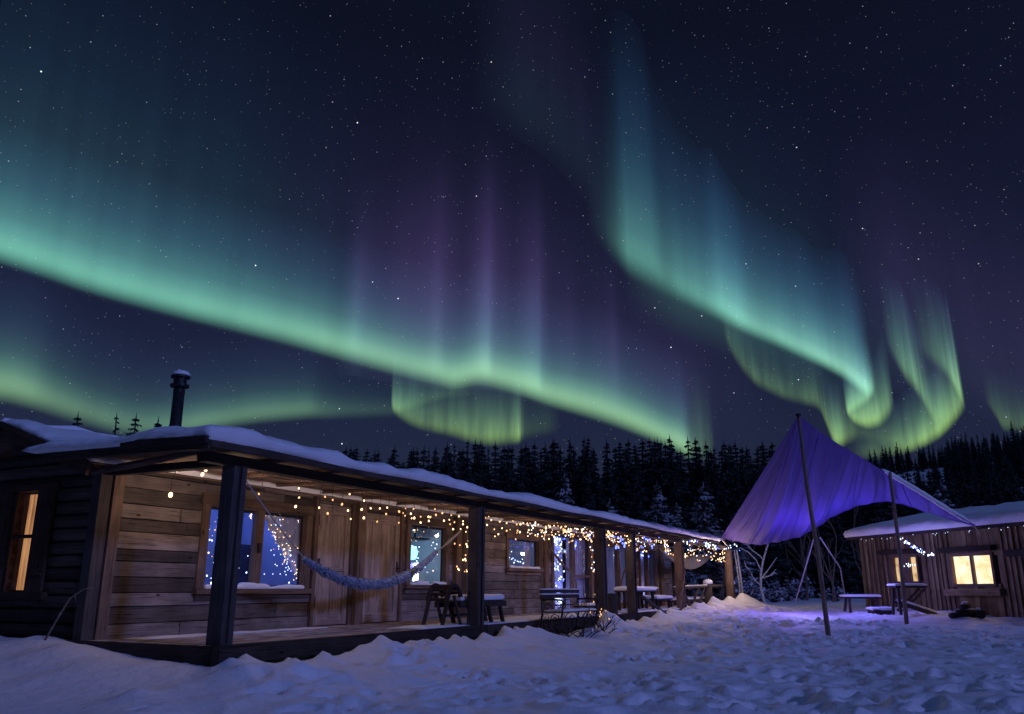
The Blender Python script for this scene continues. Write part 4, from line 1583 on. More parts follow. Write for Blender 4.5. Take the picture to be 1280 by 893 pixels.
for a in (8.2, 10.0):
    b = MB(); b.cbox(a, a + .04, -D - 1.32, -D - 1.28, 2.372, 2.82); b.build('hanger', M['darkwood'], hd)

# curtains in the other openings
def curtain_pair(name, label, u0, u1, z0, z1, v, mat, waves, lean=0.0):
    c = MB()
    c.grid(curtain_sheet(lambda a, b: (Q(u0 + (u1 - u0) * a + lean * (1 - b) * (1 - b), v, z0 + (z1 - z0) * b), VV), int(waves * 12), 10, .035, waves, u0))
    o = c.build(name, mat, None, True, loc=Q((u0 + u1) / 2, v, z0))
    tag(o, label, 'curtain')
    return o


M['curtain'] = simple('lavender_curtain', (.60, .58, .72), .9, noise=.12, nscale=3)
curtain_pair('window_curtain', 'pale gathered curtain at the right side of the small porch window', 14.15, 14.6, 1.6, 2.55, -D - .25, M['curtain'], 4, -.1)
curtain_pair('window_curtain', 'pale gathered curtain at the left side of the small porch window', 12.6, 12.82, 1.6, 2.55, -D - .25, M['curtain'], 3, .05)
curtain_pair('door_curtain', 'lavender curtain with hanging blue lights behind the left glass of the first glazed door', 15.66, 17.05, .52, 2.72, -D - .3, M['curtain'], 9)
curtain_pair('door_curtain', 'plain lavender curtain behind the right glass of the first glazed door', 17.3, 18.9, .52, 2.72, -D - .3, M['curtain'], 9)
curtain_pair('door_curtain', 'lavender curtain swept aside behind the second glazed door', 20.1, 21.2, .62, 2.52, -D - .3, M['curtain'], 6, -.35)
curtain_pair('door_curtain', 'narrow lavender curtain beside the jamb of the second glazed door', 21.7, 22.45, .62, 2.52, -D - .3, M['curtain'], 5)
curtain_pair('door_curtain', 'lavender curtain behind the farthest glazed door near the porch end', 23.85, 25.85, .56, 2.58, -D - .3, M['curtain'], 9)
for (lab, u_, v_, z_, e, col) in (('small blue glass lamp on the shelf inside the small porch window', 13.4, -.9, 1.55, 18, (.45, .58, 1)),
                                  ('frosted glass lamp hidden behind the curtains of the first glazed door', 16.6, -.20, .55, 8, (.50, .48, 1)),
                                  ('frosted glass lamp seen past the curtain of the second glazed door', 21.0, -.9, .65, 24, (.50, .5, 1)),
                                  ('frosted glass lamp behind the curtain of the farthest glazed door', 24.8, -.20, .6, 8, (.50, .5, 1))):
    lit_lamp('floor_lamp' if z_ < 1 else 'table_lamp', lab, Q(u_, -D + v_, z_), [(.03, .12), (.05, .13), (.055, .2), (.02, .24)], M['glow'], e, col)
for u_ in (16.3, 18.1, 24.9):
    pass
lamp('room_light', 'POINT', Q(16.4, -D - .22, 2.6), 1.2, (.45, .45, 1), None, .04)

# ------------------------------------------------------------------ fairy lights
M['warm'] = emit('warm_bulb', (1, .60, .28), 5.0, False)
M['amber'] = emit('dim_bulb', (1, .50, .20), 2.0, False)
M['cool'] = emit('cool_bulb', (.62, .75, 1), 4.5, False)
M['bluebulb'] = emit('blue_bulb', (.10, .14, 1), 5, False)


def bulb_mesh(mat, r):
    m = MB()
    m.lathe([(r * .3, -1.3 * r), (r * .85, -.8 * r), (r, 0), (r * .8, .7 * r), (r * .35, 1.2 * r)], 8)
    o = m.build('bulb', mat, None, True)
    me = o.data
    bpy.data.objects.remove(o)
    return me


BM = {(k, s): bulb_mesh(M[k], s) for k in ('warm', 'amber', 'cool', 'bluebulb') for s in (.007, .012, .017, .022, .03)}
ri = random.Random(77)


def light_string(label, bulbs, wires, base, group=None, name='fairy_lights', lights=(), wr=.004):
    """bulbs: (point, kind, size); wires: polylines; lights: (point, energy, colour)"""
    t = thing(name, label, 'fairy lights', base, group)
    w = MB()
    for line in wires:
        w.tube(line, wr, 4, False)
    if wires:
        w.build('wire', M['wire'], t)
    for (p, k, s) in bulbs[:100]:
        if k == 'warm' and ri.random() < .45:
            k = 'amber'
        o = bpy.data.objects.new('bulb', BM[(k, s)])
        COL.objects.link(o)
        o.parent = t
        o.location = Vector(p) - Vector(base)
        o.rotation_euler = (ri.uniform(-.5, .5), ri.uniform(-.5, .5), 0)
    for (p, e, c) in lights:
        lamp('bulb_light', 'POINT', p, e, c, t, .06)
    return t


WARM = (1, .68, .48)


def icicles(label, u0, u1, v, ztop, step, drops, dens, kinds, sizes, lights, sag=.06):
    bulbs, wires, main = [], [], []
    n = max(2, int((u1 - u0) / step))
    for i in range(n + 1):
        u_ = u0 + (u1 - u0) * i / n
        z = ztop + sag * math.sin(i * 2.1) * .5 + ri.uniform(-.02, .02)
        main.append(Q(u_, v + ri.uniform(-.02, .02), z))
        if ri.random() < dens:
            d = ri.uniform(*drops)
            strand = [Q(u_, v, z), Q(u_ + ri.uniform(-.03, .03), v + ri.uniform(-.02, .02), z - d * .5), Q(u_ + ri.uniform(-.03, .03), v, z - d)]
            wires.append(strand)
            nb = max(1, int(d / .16 + ri.random()))
            for k in range(nb):
                zz_ = z - d * (k + 1) / nb
                bulbs.append((Q(u_ + ri.uniform(-.04, .04), v + ri.uniform(-.05, .05), zz_ - .02), ri.choice(kinds), ri.choice(sizes)))
    wires.append(main)
    ri.shuffle(bulbs)
    return light_string(label, bulbs, wires, Q((u0 + u1) / 2, v, ztop), None, lights=lights)


LE = 6.6
# near end: a few bulbs under the side beam
pts = [(.25, -1.35, 2.74), (.25, -1.42, 2.40), (.3, -.85, 2.72), (.3, -.9, 2.66), (.3, -.3, 2.68)]
light_string('sparse warm bulbs hanging at the near end of the porch beside the corner', [(Q(*p), 'warm', .022 if i != 1 else .03) for i, p in enumerate(pts)],
             [[Q(.25, -1.8, 2.72), Q(.25, -1.35, 2.76), Q(.28, -.85, 2.74), Q(.3, -.3, 2.72), Q(.3, 0, 2.7)], [Q(.25, -1.35, 2.75), Q(.25, -1.43, 2.6), Q(.25, -1.42, 2.43)]], Q(.25, -1, 2.7),
             lights=[(Q(.6, -1.6, 2.45), LE * 1.1, WARM), (Q(.7, -.7, 2.6), LE * .6, WARM)])
icicles('warm icicle lights along the eave over the big window and first doors', .5, 6.3, -.22, 2.66, .25, (.05, .46), .88, ['warm'], [.012, .017], [(Q(.9, -1.25, 2.5), LE * .8, WARM), (Q(1.6, -1.25, 2.5), LE, WARM), (Q(3.0, -1.25, 2.5), LE, WARM), (Q(4.4, -1.25, 2.5), LE, WARM), (Q(5.8, -1.25, 2.5), LE, WARM)])
icicles('warm icicle lights on the wall top above the hammock', 4.6, 11.5, -1.7, 2.72, .3, (.05, .35), .75, ['warm'], [.012, .017], [(Q(6.8, -1.2, 2.5), LE * .7, WARM)])
icicles('warm icicle lights between the second and third porch posts', 6.6, 13.0, -.16, 2.66, .16, (.04, .34), .8, ['warm'], [.012, .017], [(Q(7.6, -1.25, 2.5), LE, WARM), (Q(9.4, -1.25, 2.5), LE, WARM), (Q(11.2, -1.25, 2.5), LE * 1.2, WARM), (Q(12.6, -1.25, 2.5), LE * 1.2, WARM)])


def cluster(label, u0, u1, v0, v1, z0, z1, n, kinds, sizes, lights, garland=3):
    bulbs, wires = [], []
    for g in range(garland):
        line = []
        m_ = 26
        ph = ri.uniform(0, 6)
        for i in range(m_ + 1):
            a = i / m_
            line.append(Q(u0 + (u1 - u0) * a, v0 + (v1 - v0) * (.5 + .5 * math.sin(a * 9 + ph)), z0 + (z1 - z0) * (.5 + .5 * math.sin(a * 17 + ph * 2 + g))))
        wires.append(line)
        for i in range(n // garland):
            a = ri.random()
            k = min(int(a * m_), m_ - 1)
            p = line[k].lerp(line[k + 1], a * m_ - k)
            bulbs.append((p + Vector((ri.uniform(-.06, .06), ri.uniform(-.06, .06), ri.uniform(-.12, .03))), ri.choice(kinds), ri.choice(sizes)))
    return light_string(label, bulbs, wires, Q((u0 + u1) / 2, (v0 + v1) / 2, z1), None, lights=lights)


cluster('thick tangle of warm lights above the first glazed door', 11.6, 15.2, -1.6, -.4, 2.50, 2.80, 99, ['warm', 'warm', 'warm', 'cool'], [.012, .012, .017], [(Q(13.8, -1.0, 2.45), LE * 1.8, WARM)])
cluster('bundle of warm lights between the third and fourth porch posts', 13.3, 15.4, -.3, 0.14, 2.35, 2.68, 60, ['warm'], [.012, .012, .017], [(Q(14.6, -.5, 2.4), LE * 1.6, WARM)])
cluster('warm and blue lights between the fourth and fifth porch posts', 15.7, 20.4, -.25, .15, 2.28, 2.70, 99, ['warm', 'warm', 'warm', 'bluebulb', 'cool'], [.012, .012, .017], [(Q(16.8, .05, 2.3), LE * 3, WARM), (Q(19, .05, 2.3), LE * 3.6, WARM)], 4)
cluster('drooping garland of warm lights from the fifth post to the last porch post', 20.7, 27.7, -.1, .25, 2.22, 2.62, 96, ['warm', 'warm', 'warm', 'warm', 'cool'], [.012, .012, .017], [(Q(22.2, .4, 2.25), LE * 5, WARM), (Q(24.5, .45, 2.2), LE * 6.5, WARM), (Q(26.7, .5, 2.3), LE * 7.5, WARM)], 3)
cluster('cold white lights strung along the eave edge near the tarp corner', 20.6, 27.9, .1, .45, 2.66, 2.86, 48, ['cool', 'cool', 'bluebulb'], [.017, .022], [(Q(24, .6, 2.6), 3, (.5, .6, 1))], 1)
cluster('dark blue lights tucked under the beam by the fourth porch post', 15.8, 19.5, -1.4, -.5, 2.45, 2.75, 36, ['bluebulb'], [.022, .03], [(Q(17.5, -1.1, 2.5), 5, (.2, .22, 1))], 2)

# hanging light curtain in the first glazed door
bulbs = []
for k in range(92):
    h = ri.random() ** 1.8
    bulbs.append((Q(15.9 + ri.gauss(.45, .24), -D - .16 + ri.uniform(-.03, .03), 2.66 - 1.5 * h), ri.choice(['cool', 'cool', 'bluebulb']), ri.choice([.012, .017, .022])))
light_string('blue white light curtain dangling inside the left glass of the first glazed door', bulbs, [[Q(15.7, -D - .16, 2.68), Q(16.9, -D - .16, 2.68)]], Q(16.3, -D - .16, 2.68))
bulbs = [(Q(17.6 + ri.gauss(.2, .2), -D - .16, 2.62 - abs(ri.gauss(0, .14))), ri.choice(['cool', 'bluebulb', 'bluebulb']), .022) for k in range(14)]
light_string('few dark blue lights at the top of the right glass of the first glazed door', bulbs, [[Q(17.4, -D - .16, 2.68), Q(18.5, -D - .16, 2.68)]], Q(18, -D - .16, 2.68))
bulbs = [(Q(16.25 + ri.gauss(0, .22), -D - .16, .80 + abs(ri.gauss(0, .1))), 'cool', .022) for k in range(22)]
light_string('small white heap of lights at the foot of the first glazed door curtain', bulbs, [[Q(15.8, -D - .16, .78), Q(16.7, -D - .16, .78)]], Q(16.3, -D - .16, .8))
bulbs = [(Q(21.5 + ri.gauss(0, .07), -D - .17, 2.36 - abs(ri.gauss(0, .09))), 'cool', .022) for k in range(8)] + [(Q(24.9 + ri.gauss(0, .3), -D - .16, 2.4 + ri.gauss(0, .06)), ri.choice(['cool', 'bluebulb']), .03) for k in range(12)]
light_string('cold blue bulbs glowing inside the top of the second and third glazed doors', bulbs, [[Q(20.2, -D - .17, 2.44), Q(25.8, -D - .17, 2.48)]], Q(23, -D - .16, 2.4))
# bulbs added inside the big window to imitate lights reflected in its glass
bulbs = []
for k in range(30):
    bulbs.append((Q(2.05 + abs(ri.gauss(0, .2)), -D - .17 + ri.uniform(-.03, .03), ri.uniform(1.25, 2.4)), ri.choice(['cool', 'warm', 'cool']), ri.choice([.007, .007, .012])))
light_string('tiny added bulbs imitating glass reflections at the left edge inside the big double window', bulbs, [[Q(2.05, -D - .17, 2.42), Q(2.12, -D - .17, 1.9), Q(2.1, -D - .17, 1.25)]], Q(2.1, -D - .17, 2.4), wr=.002)
bulbs = []
for k in range(70):
    a = ri.random()
    off = ri.gauss(.02, .16)
    bulbs.append((Q(3.36 + .98 * a + abs(off) * .2, -D - .105, min(2.42, max(1.24, 2.44 - 1.1 * a + off))), ri.choice(['cool', 'warm', 'warm']), .007 if ri.random() < .8 else .012))
light_string('dense tiny added bulbs imitating glass reflections along the diagonal cloth inside the big double window', bulbs, [[Q(3.34, -D - .105, 2.44), Q(3.9, -D - .105, 1.83), Q(4.32, -D - .105, 1.35)]], Q(3.9, -D - .105, 1.9), wr=.002)
bulbs = [(Q(ri.uniform(2.4, 4.3), -D - .18, ri.uniform(1.22, 2.3)), 'cool', ri.choice([.007, .007, .007, .012])) for k in range(22)] + [(Q(4.0 + ri.gauss(0, .18), -D - .14, 1.45 + ri.gauss(0, .14)), 'cool', .007) for k in range(16)]
light_string('scattered pin prick bulbs added as glass reflections behind the middle of the big double window', bulbs, [[Q(2.4, -D - .18, 2.43), Q(3.3, -D - .18, 2.3), Q(4.3, -D - .18, 2.43)]], Q(3.3, -D - .18, 2.4), wr=.002)
bulbs = [(Q(ri.uniform(7.9, 8.5) if ri.random() < .6 else ri.uniform(7.9, 9.3), -D - .16, ri.uniform(1.3, 2.48)), ri.choice(['cool', 'warm', 'cool']), ri.choice([.007, .012, .012])) for k in range(56)]
light_string('tiny lights hanging behind the pane of the bright window by the hammock end', bulbs, [[Q(7.9, -D - .16, 2.5), Q(8.2, -D - .16, 2.2), Q(8.0, -D - .16, 1.4)]], Q(8.3, -D - .16, 2.4), wr=.002)
bulbs = [(Q(ri.uniform(12.7, 14.0), -D - .16, 1.75 + abs(ri.gauss(0, .22))), 'cool', .012) for k in range(18)]
light_string('tiny cold lights low behind the pane of the small porch window', bulbs, [[Q(12.7, -D - .16, 1.8), Q(14, -D - .16, 1.76)]], Q(13.3, -D - .16, 1.8), wr=.002)
# lights twined round the branch by the first glazed door and pilaster
bulbs = [(Q(10.0 + ri.gauss(0, .25), -D + .25 + ri.uniform(-.04, .04), ri.uniform(1.5, 2.55)), 'warm', ri.choice([.012, .017])) for k in range(26)]
light_string('loose warm lights draped down the pilaster right of the bright window', bulbs, [[Q(10.0, -D + .25, 2.7), Q(9.9, -D + .25, 2.2), Q(10.1, -D + .25, 1.5)]], Q(10, -D + .25, 2.4))
bulbs = [(Q(18.72 + ri.gauss(0, .18), -D + .12, ri.uniform(.7, 2.5)), ri.choice(['warm', 'cool']), .017) for k in range(24)]
light_string('faint lights dotted down the post right of the first glazed door', bulbs, [[Q(18.72, -D + .12, 2.7), Q(18.7, -D + .12, .7)]], Q(18.7, -D + .12, 2.5))


# ------------------------------------------------------------------ hammocks
def shaggy_hammock():
    A = Q(.12, -.02, 2.60); B = Q(9.75, -D + .22, 2.50)
    pL = hit(380, 698, Q(0, -.9, 0), VV); pR = hit(545, 690, Q(0, -2.0, 0), VV)
    t = thing('hammock', 'shaggy blue grey knitted hammock slung across the porch before the doors', 'hammock', pL)
    mid = []
    n = 60
    for i in range(n + 1):
        a = i / n
        p = pL.lerp(pR, a)
        sag = 4 * a * (1 - a) * .53
        mid.append(p - ZZ * sag)
    rad = [(.038 + .052 * math.sin(math.pi * min(1, max(0, i / n)) ** .9) ** .6) * ri.uniform(.88, 1.12) for i in range(n + 1)]
    body = MB(); body.tube(mid, [r * .85 for r in rad], 12); body.build('body', M['knit'], t, True)
    sh_ = MB()
    for i in range(n):
        for k in range(44):
            a = ri.random()
            c = mid[i].lerp(mid[i + 1], a)
            th = ri.uniform(0, 6.283)
            tan = (mid[i + 1] - mid[i]).normalized()
            x = tan.cross(ZZ).normalized(); y = x.cross(tan)
            rr = rad[i]
            nrm = x * math.cos(th) + y * math.sin(th)
            s0 = c + nrm * rr * .75
            tip = c + nrm * rr * ri.uniform(1.0, 1.3) + tan * ri.uniform(-.03, .03) - ZZ * ri.uniform(0, .025)
            wv = tan * ri.uniform(.008, .018) + y * ri.uniform(-.01, .01)
            sh_.add([s0 - wv, s0 + wv, tip + wv * .6, tip - wv * .6], [(0, 1, 2, 3)])
    sh_.build('fringe', M['knit'], t)
    r1 = MB(); r1.tube([A, A.lerp(pL, .5) - ZZ * .03, pL], .010, 6); r1.build('rope', M['rope'], t)
    for k in range(3):
        r2 = MB(); r2.tube([pR + VV * .02 * k, pR.lerp(B, .5) + ZZ * (.03 * (k - 1)) - ZZ * .02, B], .014, 6)
        r2.build('rope', M['rope'], t)


M['knit'] = simple('knitted_wool', (.23, .28, .40), .95, noise=.7, nscale=26)
shaggy_hammock()
M['greycloth'] = simple('grey_cloth', (.13, .12, .14), .9, noise=.3, nscale=8)
hk = thing('hammock', 'thin grey cloth hammock hanging limp at the far end of the porch', 'hammock', Q(26, -1, 1.8))
G = []
for i in range(25):
    a = i / 24
    row = []
    for j in range(9):
        b_ = j / 8
        top = Q(21.4 + 8.0 * a, -1.3 + .3 * a, 2.68 - .25 * math.sin(math.pi * a))
        bot = Q(21.4 + 8.0 * a, -1.15 + .3 * a, 2.66 - .8 * math.sin(math.pi * a) ** 1.1)
        row.append(top.lerp(bot, b_) + VV * (.12 * math.sin(b_ * 3.1)) * math.sin(math.pi * a))
    G.append(row)
b = MB(); b.grid(G); b.build('cloth', M['greycloth'], hk, True)
b = MB(); b.tube([G[0][0], Q(20.5, -1.4, 2.8)], .012, 5); b.build('rope', M['rope'], hk)
b = MB(); b.tube([G[-1][0], Q(27.8, -.2, 2.75)], .012, 5); b.build('rope', M['rope'], hk)


# ------------------------------------------------------------------ porch furniture
def cap_snow(parent, fn, n, m, T, seed, edge=.06, over=.015, nz=.012):
    s = MB(); snow_slab(s, fn, n, m, T, seed, edge, over, nz)
    return s.build('snow_cap', M['roofsnow'], parent, True)


# curved sled-like lounger on the deck edge
t = thing('wooden_lounger', 'dark wooden lounger with a curled headrest and snow on its seat', 'lounger', Q(6.6, -.5, ZF))
v0, v1 = -.62, -.24
b = MB(); 
for k in range(5):
    vv_ = v0 + (v1 - v0) * k / 4
    b.cbox(6.1, 7.95, vv_ - .055, vv_ + .055, ZF + .42, ZF + .46)
b.build('seat', M['darkwood'], t)
b = MB(); b.cbox(6.1, 7.98, v1 + .06, v1 + .10, ZF + .33, ZF + .44); b.cbox(6.1, 7.98, v0 - .10, v0 - .06, ZF + .33, ZF + .44); b.build('side_rail', M['darkwood'], t)
b = MB()
for a in np.linspace(.15, 2.9, 9):
    p = Q(5.98 - .25 * math.cos(a), 0, ZF + .44 + .29 * math.sin(a))
    b.tube([p + VV * v0, p + VV * v1], .026, 6)
b.build('headrest', M['darkwood'], t)
for vv_ in (v0, v1 + .02):
    b = MB()
    arc = [Q(5.72 + .26 - .26 * math.cos(a), vv_, ZF + .44 + .30 * math.sin(a)) for a in np.linspace(-.1, 2.9, 12)]
    b.tube(arc, .042, 8); b.build('headrest_curl', M['darkwood'], t, True)
    b = MB(); b.beam(Q(5.80, vv_ + .02, ZF + .68), Q(5.52, vv_ + .03, ZF + .005), .05, .06); b.build('leg', M['darkwood'], t)
    b = MB(); b.beam(Q(5.88, vv_ + .06, ZF + .55), Q(6.12, vv_ + .08, ZF + .005), .04, .05); b.build('leg', M['darkwood'], t)
    for a in (6.5, 7.3, 7.8):
        b = MB(); b.beam(Q(a, vv_ + .0, ZF + .42), Q(a + .14, vv_ + .02, ZF + .005), .06, .06); b.build('leg', M['darkwood'], t)
b = MB(); b.cbox(6.0, 7.8, -.55, -.49, ZF + .16, ZF + .21); b.build('stretcher', M['darkwood'], t)
cap_snow(t, lambda a, c: Q(6.2 + 1.75 * a, -.67 + .48 * c, ZF + .462), 24, 8, .10, 41)

# ornate iron bench in front of the deck
gb0 = gz(*Q(9.6, .75, 0).xy)
bz = .22
t = thing('garden_bench', 'ornate iron garden bench with scrolled sides and dusted slats before the porch', 'bench', Q(9.6, .5, bz))
u0, u1 = 8.75, 10.75
vb, vf = .30, .78
for i, (z_, h) in enumerate(((1.08, .07), (.97, .08))):
    b = MB(); b.cbox(u0 - .04, u1 + .04, vb - .02, vb + .03, z_ - h / 2, z_ + h / 2, None, .004); b.build('back_slat', M['darkwood'], t)
    cap_snow(t, lambda a, c, z_=z_, h=h: Q(u0 - .04 + (u1 - u0 + .08) * a, vb - .02 + .05 * c, z_ + h / 2 + .001), 20, 2, .022, 50 + i, .02, .004, .005)
b = MB(); b.cbox(u0, u1, vb, vb + .025, .77, .80)
for k in range(5):
    c = u0 + .25 + k * (u1 - u0 - .5) / 4
    ring = [Q(c + .20 * math.cos(a), vb + .01, .865 + .055 * math.sin(a) * (1 if k % 2 else -1) * math.cos(a * .5)) for a in np.linspace(0, 6.28, 18)]
    b.tube(ring, .011, 5)
b.build('back_scroll', M['iron'], t)
b = MB()
for k in range(4):
    b.cbox(u0, u1, vb + .06 + k * .11, vb + .15 + k * .11, .64, .665)
b.build('seat', M['darkwood'], t)
cap_snow(t, lambda a, c: Q(u0 + .04 + (u1 - u0 - .08) * a, vb + .06 + .42 * c, .667), 20, 5, .04, 55)
for uu_ in (u0, u1):
    b = MB()
    b.tube([Q(uu_, vb - .06, bz), Q(uu_, vb + .02, .62), Q(uu_, vb, 1.12)], .022, 6)
    b.build('leg', M['iron'], t, True)
    b = MB()
    b.tube([Q(uu_, vf + .05, bz), Q(uu_, vf - .04, .45), Q(uu_, vf, .64), Q(uu_, vf + .02, .86)], .022, 6)
    b.build('leg', M['iron'], t, True)
    b = MB()
    b.tube([Q(uu_, vb, .90), Q(uu_, vb + .25, .92), Q(uu_, vf - .02, .90), Q(uu_, vf + .07, .83), Q(uu_, vf + .02, .78), Q(uu_, vf - .04, .82)], .02, 6)
    b.build('armrest', M['iron'], t, True)
    for (cv, cz, rr) in ((.45, .78, .08), (.6, .52, .11), (.42, .42, .1), (.63, .33, .08)):
        b = MB(); b.tube([Q(uu_, cv + rr * (1 - .05 * k) * math.cos(k * .6), cz + rr * (1 - .05 * k) * math.sin(k * .6)) for k in range(15)], .011, 5)
        b.build('side_scroll', M['iron'], t)
for k, c in enumerate((9.2, 10.2)):
    b = MB()
    b.tube([Q(c + .42 * math.cos(a), vf + .03, .47 + .19 * math.sin(a)) for a in np.linspace(0, 3.14, 12)], .012, 5)
    b.tube([Q(c + .2 * math.cos(a), vf + .03, .45 + .13 * math.sin(a)) for a in np.linspace(0, 6.28, 14)], .010, 5)
    b.build('front_scroll', M['iron'], t)


# dry bushes under and beside it
def twiggy(label, base, n, H, spread, mat, name='dry_bush', thick=.012, seed=1, leaf=None, up=1.0, depth=3):
    rg = random.Random(seed)
    m = MB()

    def grow(p, d, L, r, lev):
        pts = [p]
        q = p.copy()
        for k in range(3):
            d = (d + Vector((rg.uniform(-.25, .25), rg.uniform(-.25, .25), rg.uniform(-.12, .2)))).normalized()
            q = q + d * (L / 3)
            pts.append(q.copy())
        m.tube(pts, [r, r * .85, r * .7, r * .45], 5, False)
        if lev > 0:
            for k in range(rg.randint(2, 3)):
                j = rg.choice((1, 2, 3))
                nd = (d + Vector((rg.uniform(-.8, .8), rg.uniform(-.8, .8), rg.uniform(-.2, .6)))).normalized()
                grow(pts[j], nd, L * rg.uniform(.45, .7), r * .6, lev - 1)
    for i in range(n):
        a = rg.uniform(0, 6.28)
        d = Vector((math.cos(a) * spread, math.sin(a) * spread, up)).normalized()
        grow(Vector(base) + Vector((rg.uniform(-.15, .15), rg.uniform(-.15, .15), -.05)), d, H * rg.uniform(.35, .55), thick, depth)
    t = thing(name, label, 'bush' if 'bush' in name else 'tree', base)
    m.build('stems', mat, t)
    return t


for i, (u_, v_, lab) in enumerate(((8.55, .75, 'tangled dry bush in the snow at the left leg of the iron bench'), (9.3, 1.0, 'low tangled dry bush in the snow before the middle of the iron bench'), (10.55, .95, 'dry twiggy bush with warm lights at the right end of the iron bench'))):
    p = Q(u_, v_, 0); p.z = gz(p.x, p.y)
    twiggy(lab, p, 9, .85, 1.0, M['bark'], seed=60 + i, thick=.014, up=.7)
bulbs = [(Q(10.55 + ri.gauss(0, .25), 1.0 + ri.gauss(0, .15), .55 + ri.gauss(0, .08)), 'amber', .012) for k in range(8)]
light_string('few tiny warm lights caught in the dry bush beside the iron bench', bulbs, [[p[0] for p in bulbs[:6]]], Q(10.5, 1, .5), wr=.002, lights=[(Q(10.5, 1.15, .7), .5, WARM)])

# stump by the third post
p = Q(13.95, -.05, 0)
t = thing('wood_stump', 'dark upright log stump beside the third porch post', 'stump', p + ZZ * .2)
b = MB(); b.lathe([(.17, .15), (.165, .5), (.17, .98), (.16, 1.0)], 14, (p.x, p.y, 0)); b.build('log', M['bark'], t, True)
b = MB(); b.lathe([(.155, 1.001), (.15, 1.01)], 14, (p.x, p.y, 0)); b.build('cut_face', M['darkwood'], t)

# snowy tables and seats on the far half of the porch
def plank_table(label, u0, u1, v0, v1, z, legs=True, cat='table', name='wooden_table', T=.09, seed=0, trestle=False):
    t = thing(name, label, cat, Q((u0 + u1) / 2, (v0 + v1) / 2, ZF))
    b = MB()
    n = max(2, int((v1 - v0) / .14))
    for k in range(n):
        w = (v1 - v0) / n
        b.cbox(u0, u1, v0 + k * w + .004, v0 + (k + 1) * w - .004, z - .05, z)
    b.build('tabletop' if cat == 'table' else 'seat', M['darkwood'], t)
    for uu_ in (u0 + .2, u1 - .2):
        for sd in (0, 1):
            b = MB()
            if trestle:
                b.beam(Q(uu_, v0 + .05 if sd else v1 - .05, z - .055), Q(uu_, v1 + .25 if sd else v0 - .25, ZF + .005), .08, .05, up=UU)
            else:
                b.cbox(uu_ - .04, uu_ + .04, (v0 + .03) if sd else (v1 - .11), (v0 + .11) if sd else (v1 - .03), ZF + .005, z - .052)
            b.build('leg', M['darkwood'], t)
    cap_snow(t, lambda a, c: Q(u0 + (u1 - u0) * a, v0 + (v1 - v0) * c, z + .002), 24, 8, T, seed)
    return t


plank_table('snow topped plank table between the fourth and fifth porch posts', 16.1, 18.3, -.75, -.15, ZF + .62, seed=61, T=.11)
plank_table('snow covered low bench at the foot of the fifth porch post', 18.5, 20.2, -.7, -.2, ZF + .36, cat='bench', name='wooden_bench', seed=62, T=.10)
plank_table('second snowy plank table behind the fifth porch post', 18.7, 20.9, -1.5, -.9, ZF + .66, seed=63, T=.07)
plank_table('low dark step bench before the second glazed door', 14.3, 16.0, -1.3, -.9, ZF + .22, cat='bench', name='wooden_bench', seed=64, T=.05)
b = MB(); b.beam(Q(15.75, .18, .95), Q(17.9, .42, .25), .07, .06)
o = b.build('wooden_strut', M['post'], None, loc=Q(16.8, .3, .3)); tag(o, 'slanting timber strut leaning from the fourth porch post to the snow', 'strut')


def stick(label, pts, r0, r1, mat='twig', name='leaning_branch', forks=()):
    m = MB()
    n = len(pts)
    m.tube(pts, [r0 + (r1 - r0) * i / (n - 1) for i in range(n)], 7)
    for f in forks:
        m.tube(f, [r1 * 1.3] * (len(f) - 1) + [r1 * .6], 5)
    o = m.build(name, M[mat], None, True, loc=pts[0])
    tag(o, label, 'branch')
    return o


stick('bent bare branch arching before the left glass of the first glazed door', [Q(14.95, -D + .16, 2.5), Q(15.1, -D + .2, 2.2), Q(15.8, -D + .24, 1.85), Q(16.55, -D + .25, 1.55), Q(16.75, -D + .26, 1.3), Q(16.75, -D + .27, ZF + .005)], .035, .045)
stick('crooked branch leaning across the second glazed door', [Q(19.9, -D + .5, ZF + .02), Q(20.4, -D + .35, 1.0), Q(21.3, -D + .2, 1.6), Q(22.1, -D + .14, 2.1)], .045, .025,
      forks=[[Q(20.4, -D + .35, 1.0), Q(20.7, -D + .3, 1.7), Q(20.9, -D + .2, 2.3)]])
stick('thin forked branch stuck upright before the fifth porch post', [Q(18.9, .4, .35), Q(19.2, .38, .8), Q(19.7, .32, 1.2), Q(20.3, .25, 1.75)], .028, .012,
      forks=[[Q(19.2, .38, .8), Q(19.05, .42, 1.0), Q(19.35, .42, 1.12), Q(19.5, .4, .8), Q(19.4, .4, .5)], [Q(19.0, .4, .5), Q(18.75, .45, .75), Q(18.85, .45, 1.0)]])
stick('thin bare pole leaning upright beside the small porch window', [Q(14.72, -D + .1, ZF + .02), Q(14.72, -D + .05, 1.6), Q(14.70, -D + .04, 2.5)], .018, .015)
pz = gz(*Q(28.8, .3, 0).xy)
for i, (du, lab) in enumerate(((0, 'slim frosted pole standing upright beside the last porch post'), (-.45, 'thinner frosted pole leaning close against the last porch post'))):
    stick(lab, [Q(28.8 + du, .3, pz - .1), Q(28.75 + du, .28, 1.4), Q(28.65 + du, .2, 2.7)], .05 - .02 * i, .04 - .02 * i, 'frostbark', 'upright_pole')
# twig stuck in the snow before the gable wall
p0 = at(50, 836, 11.6)
p0.z = gz(p0.x, p0.y) - .03
stick('bent twig stuck in the snow before the dark gable wall', [p0, p0 + Vector((.10, .1, .33)), p0 + Vector((.19, .15, .56)), p0 + Vector((.34, .2, .68)), p0 + Vector((.47, .2, .70))], .016, .008, 'twig', 'bent_twig', forks=[[p0 + Vector((.19, .15, .56)), p0 + Vector((.25, .16, .62)), p0 + Vector((.27, .16, .5))]])

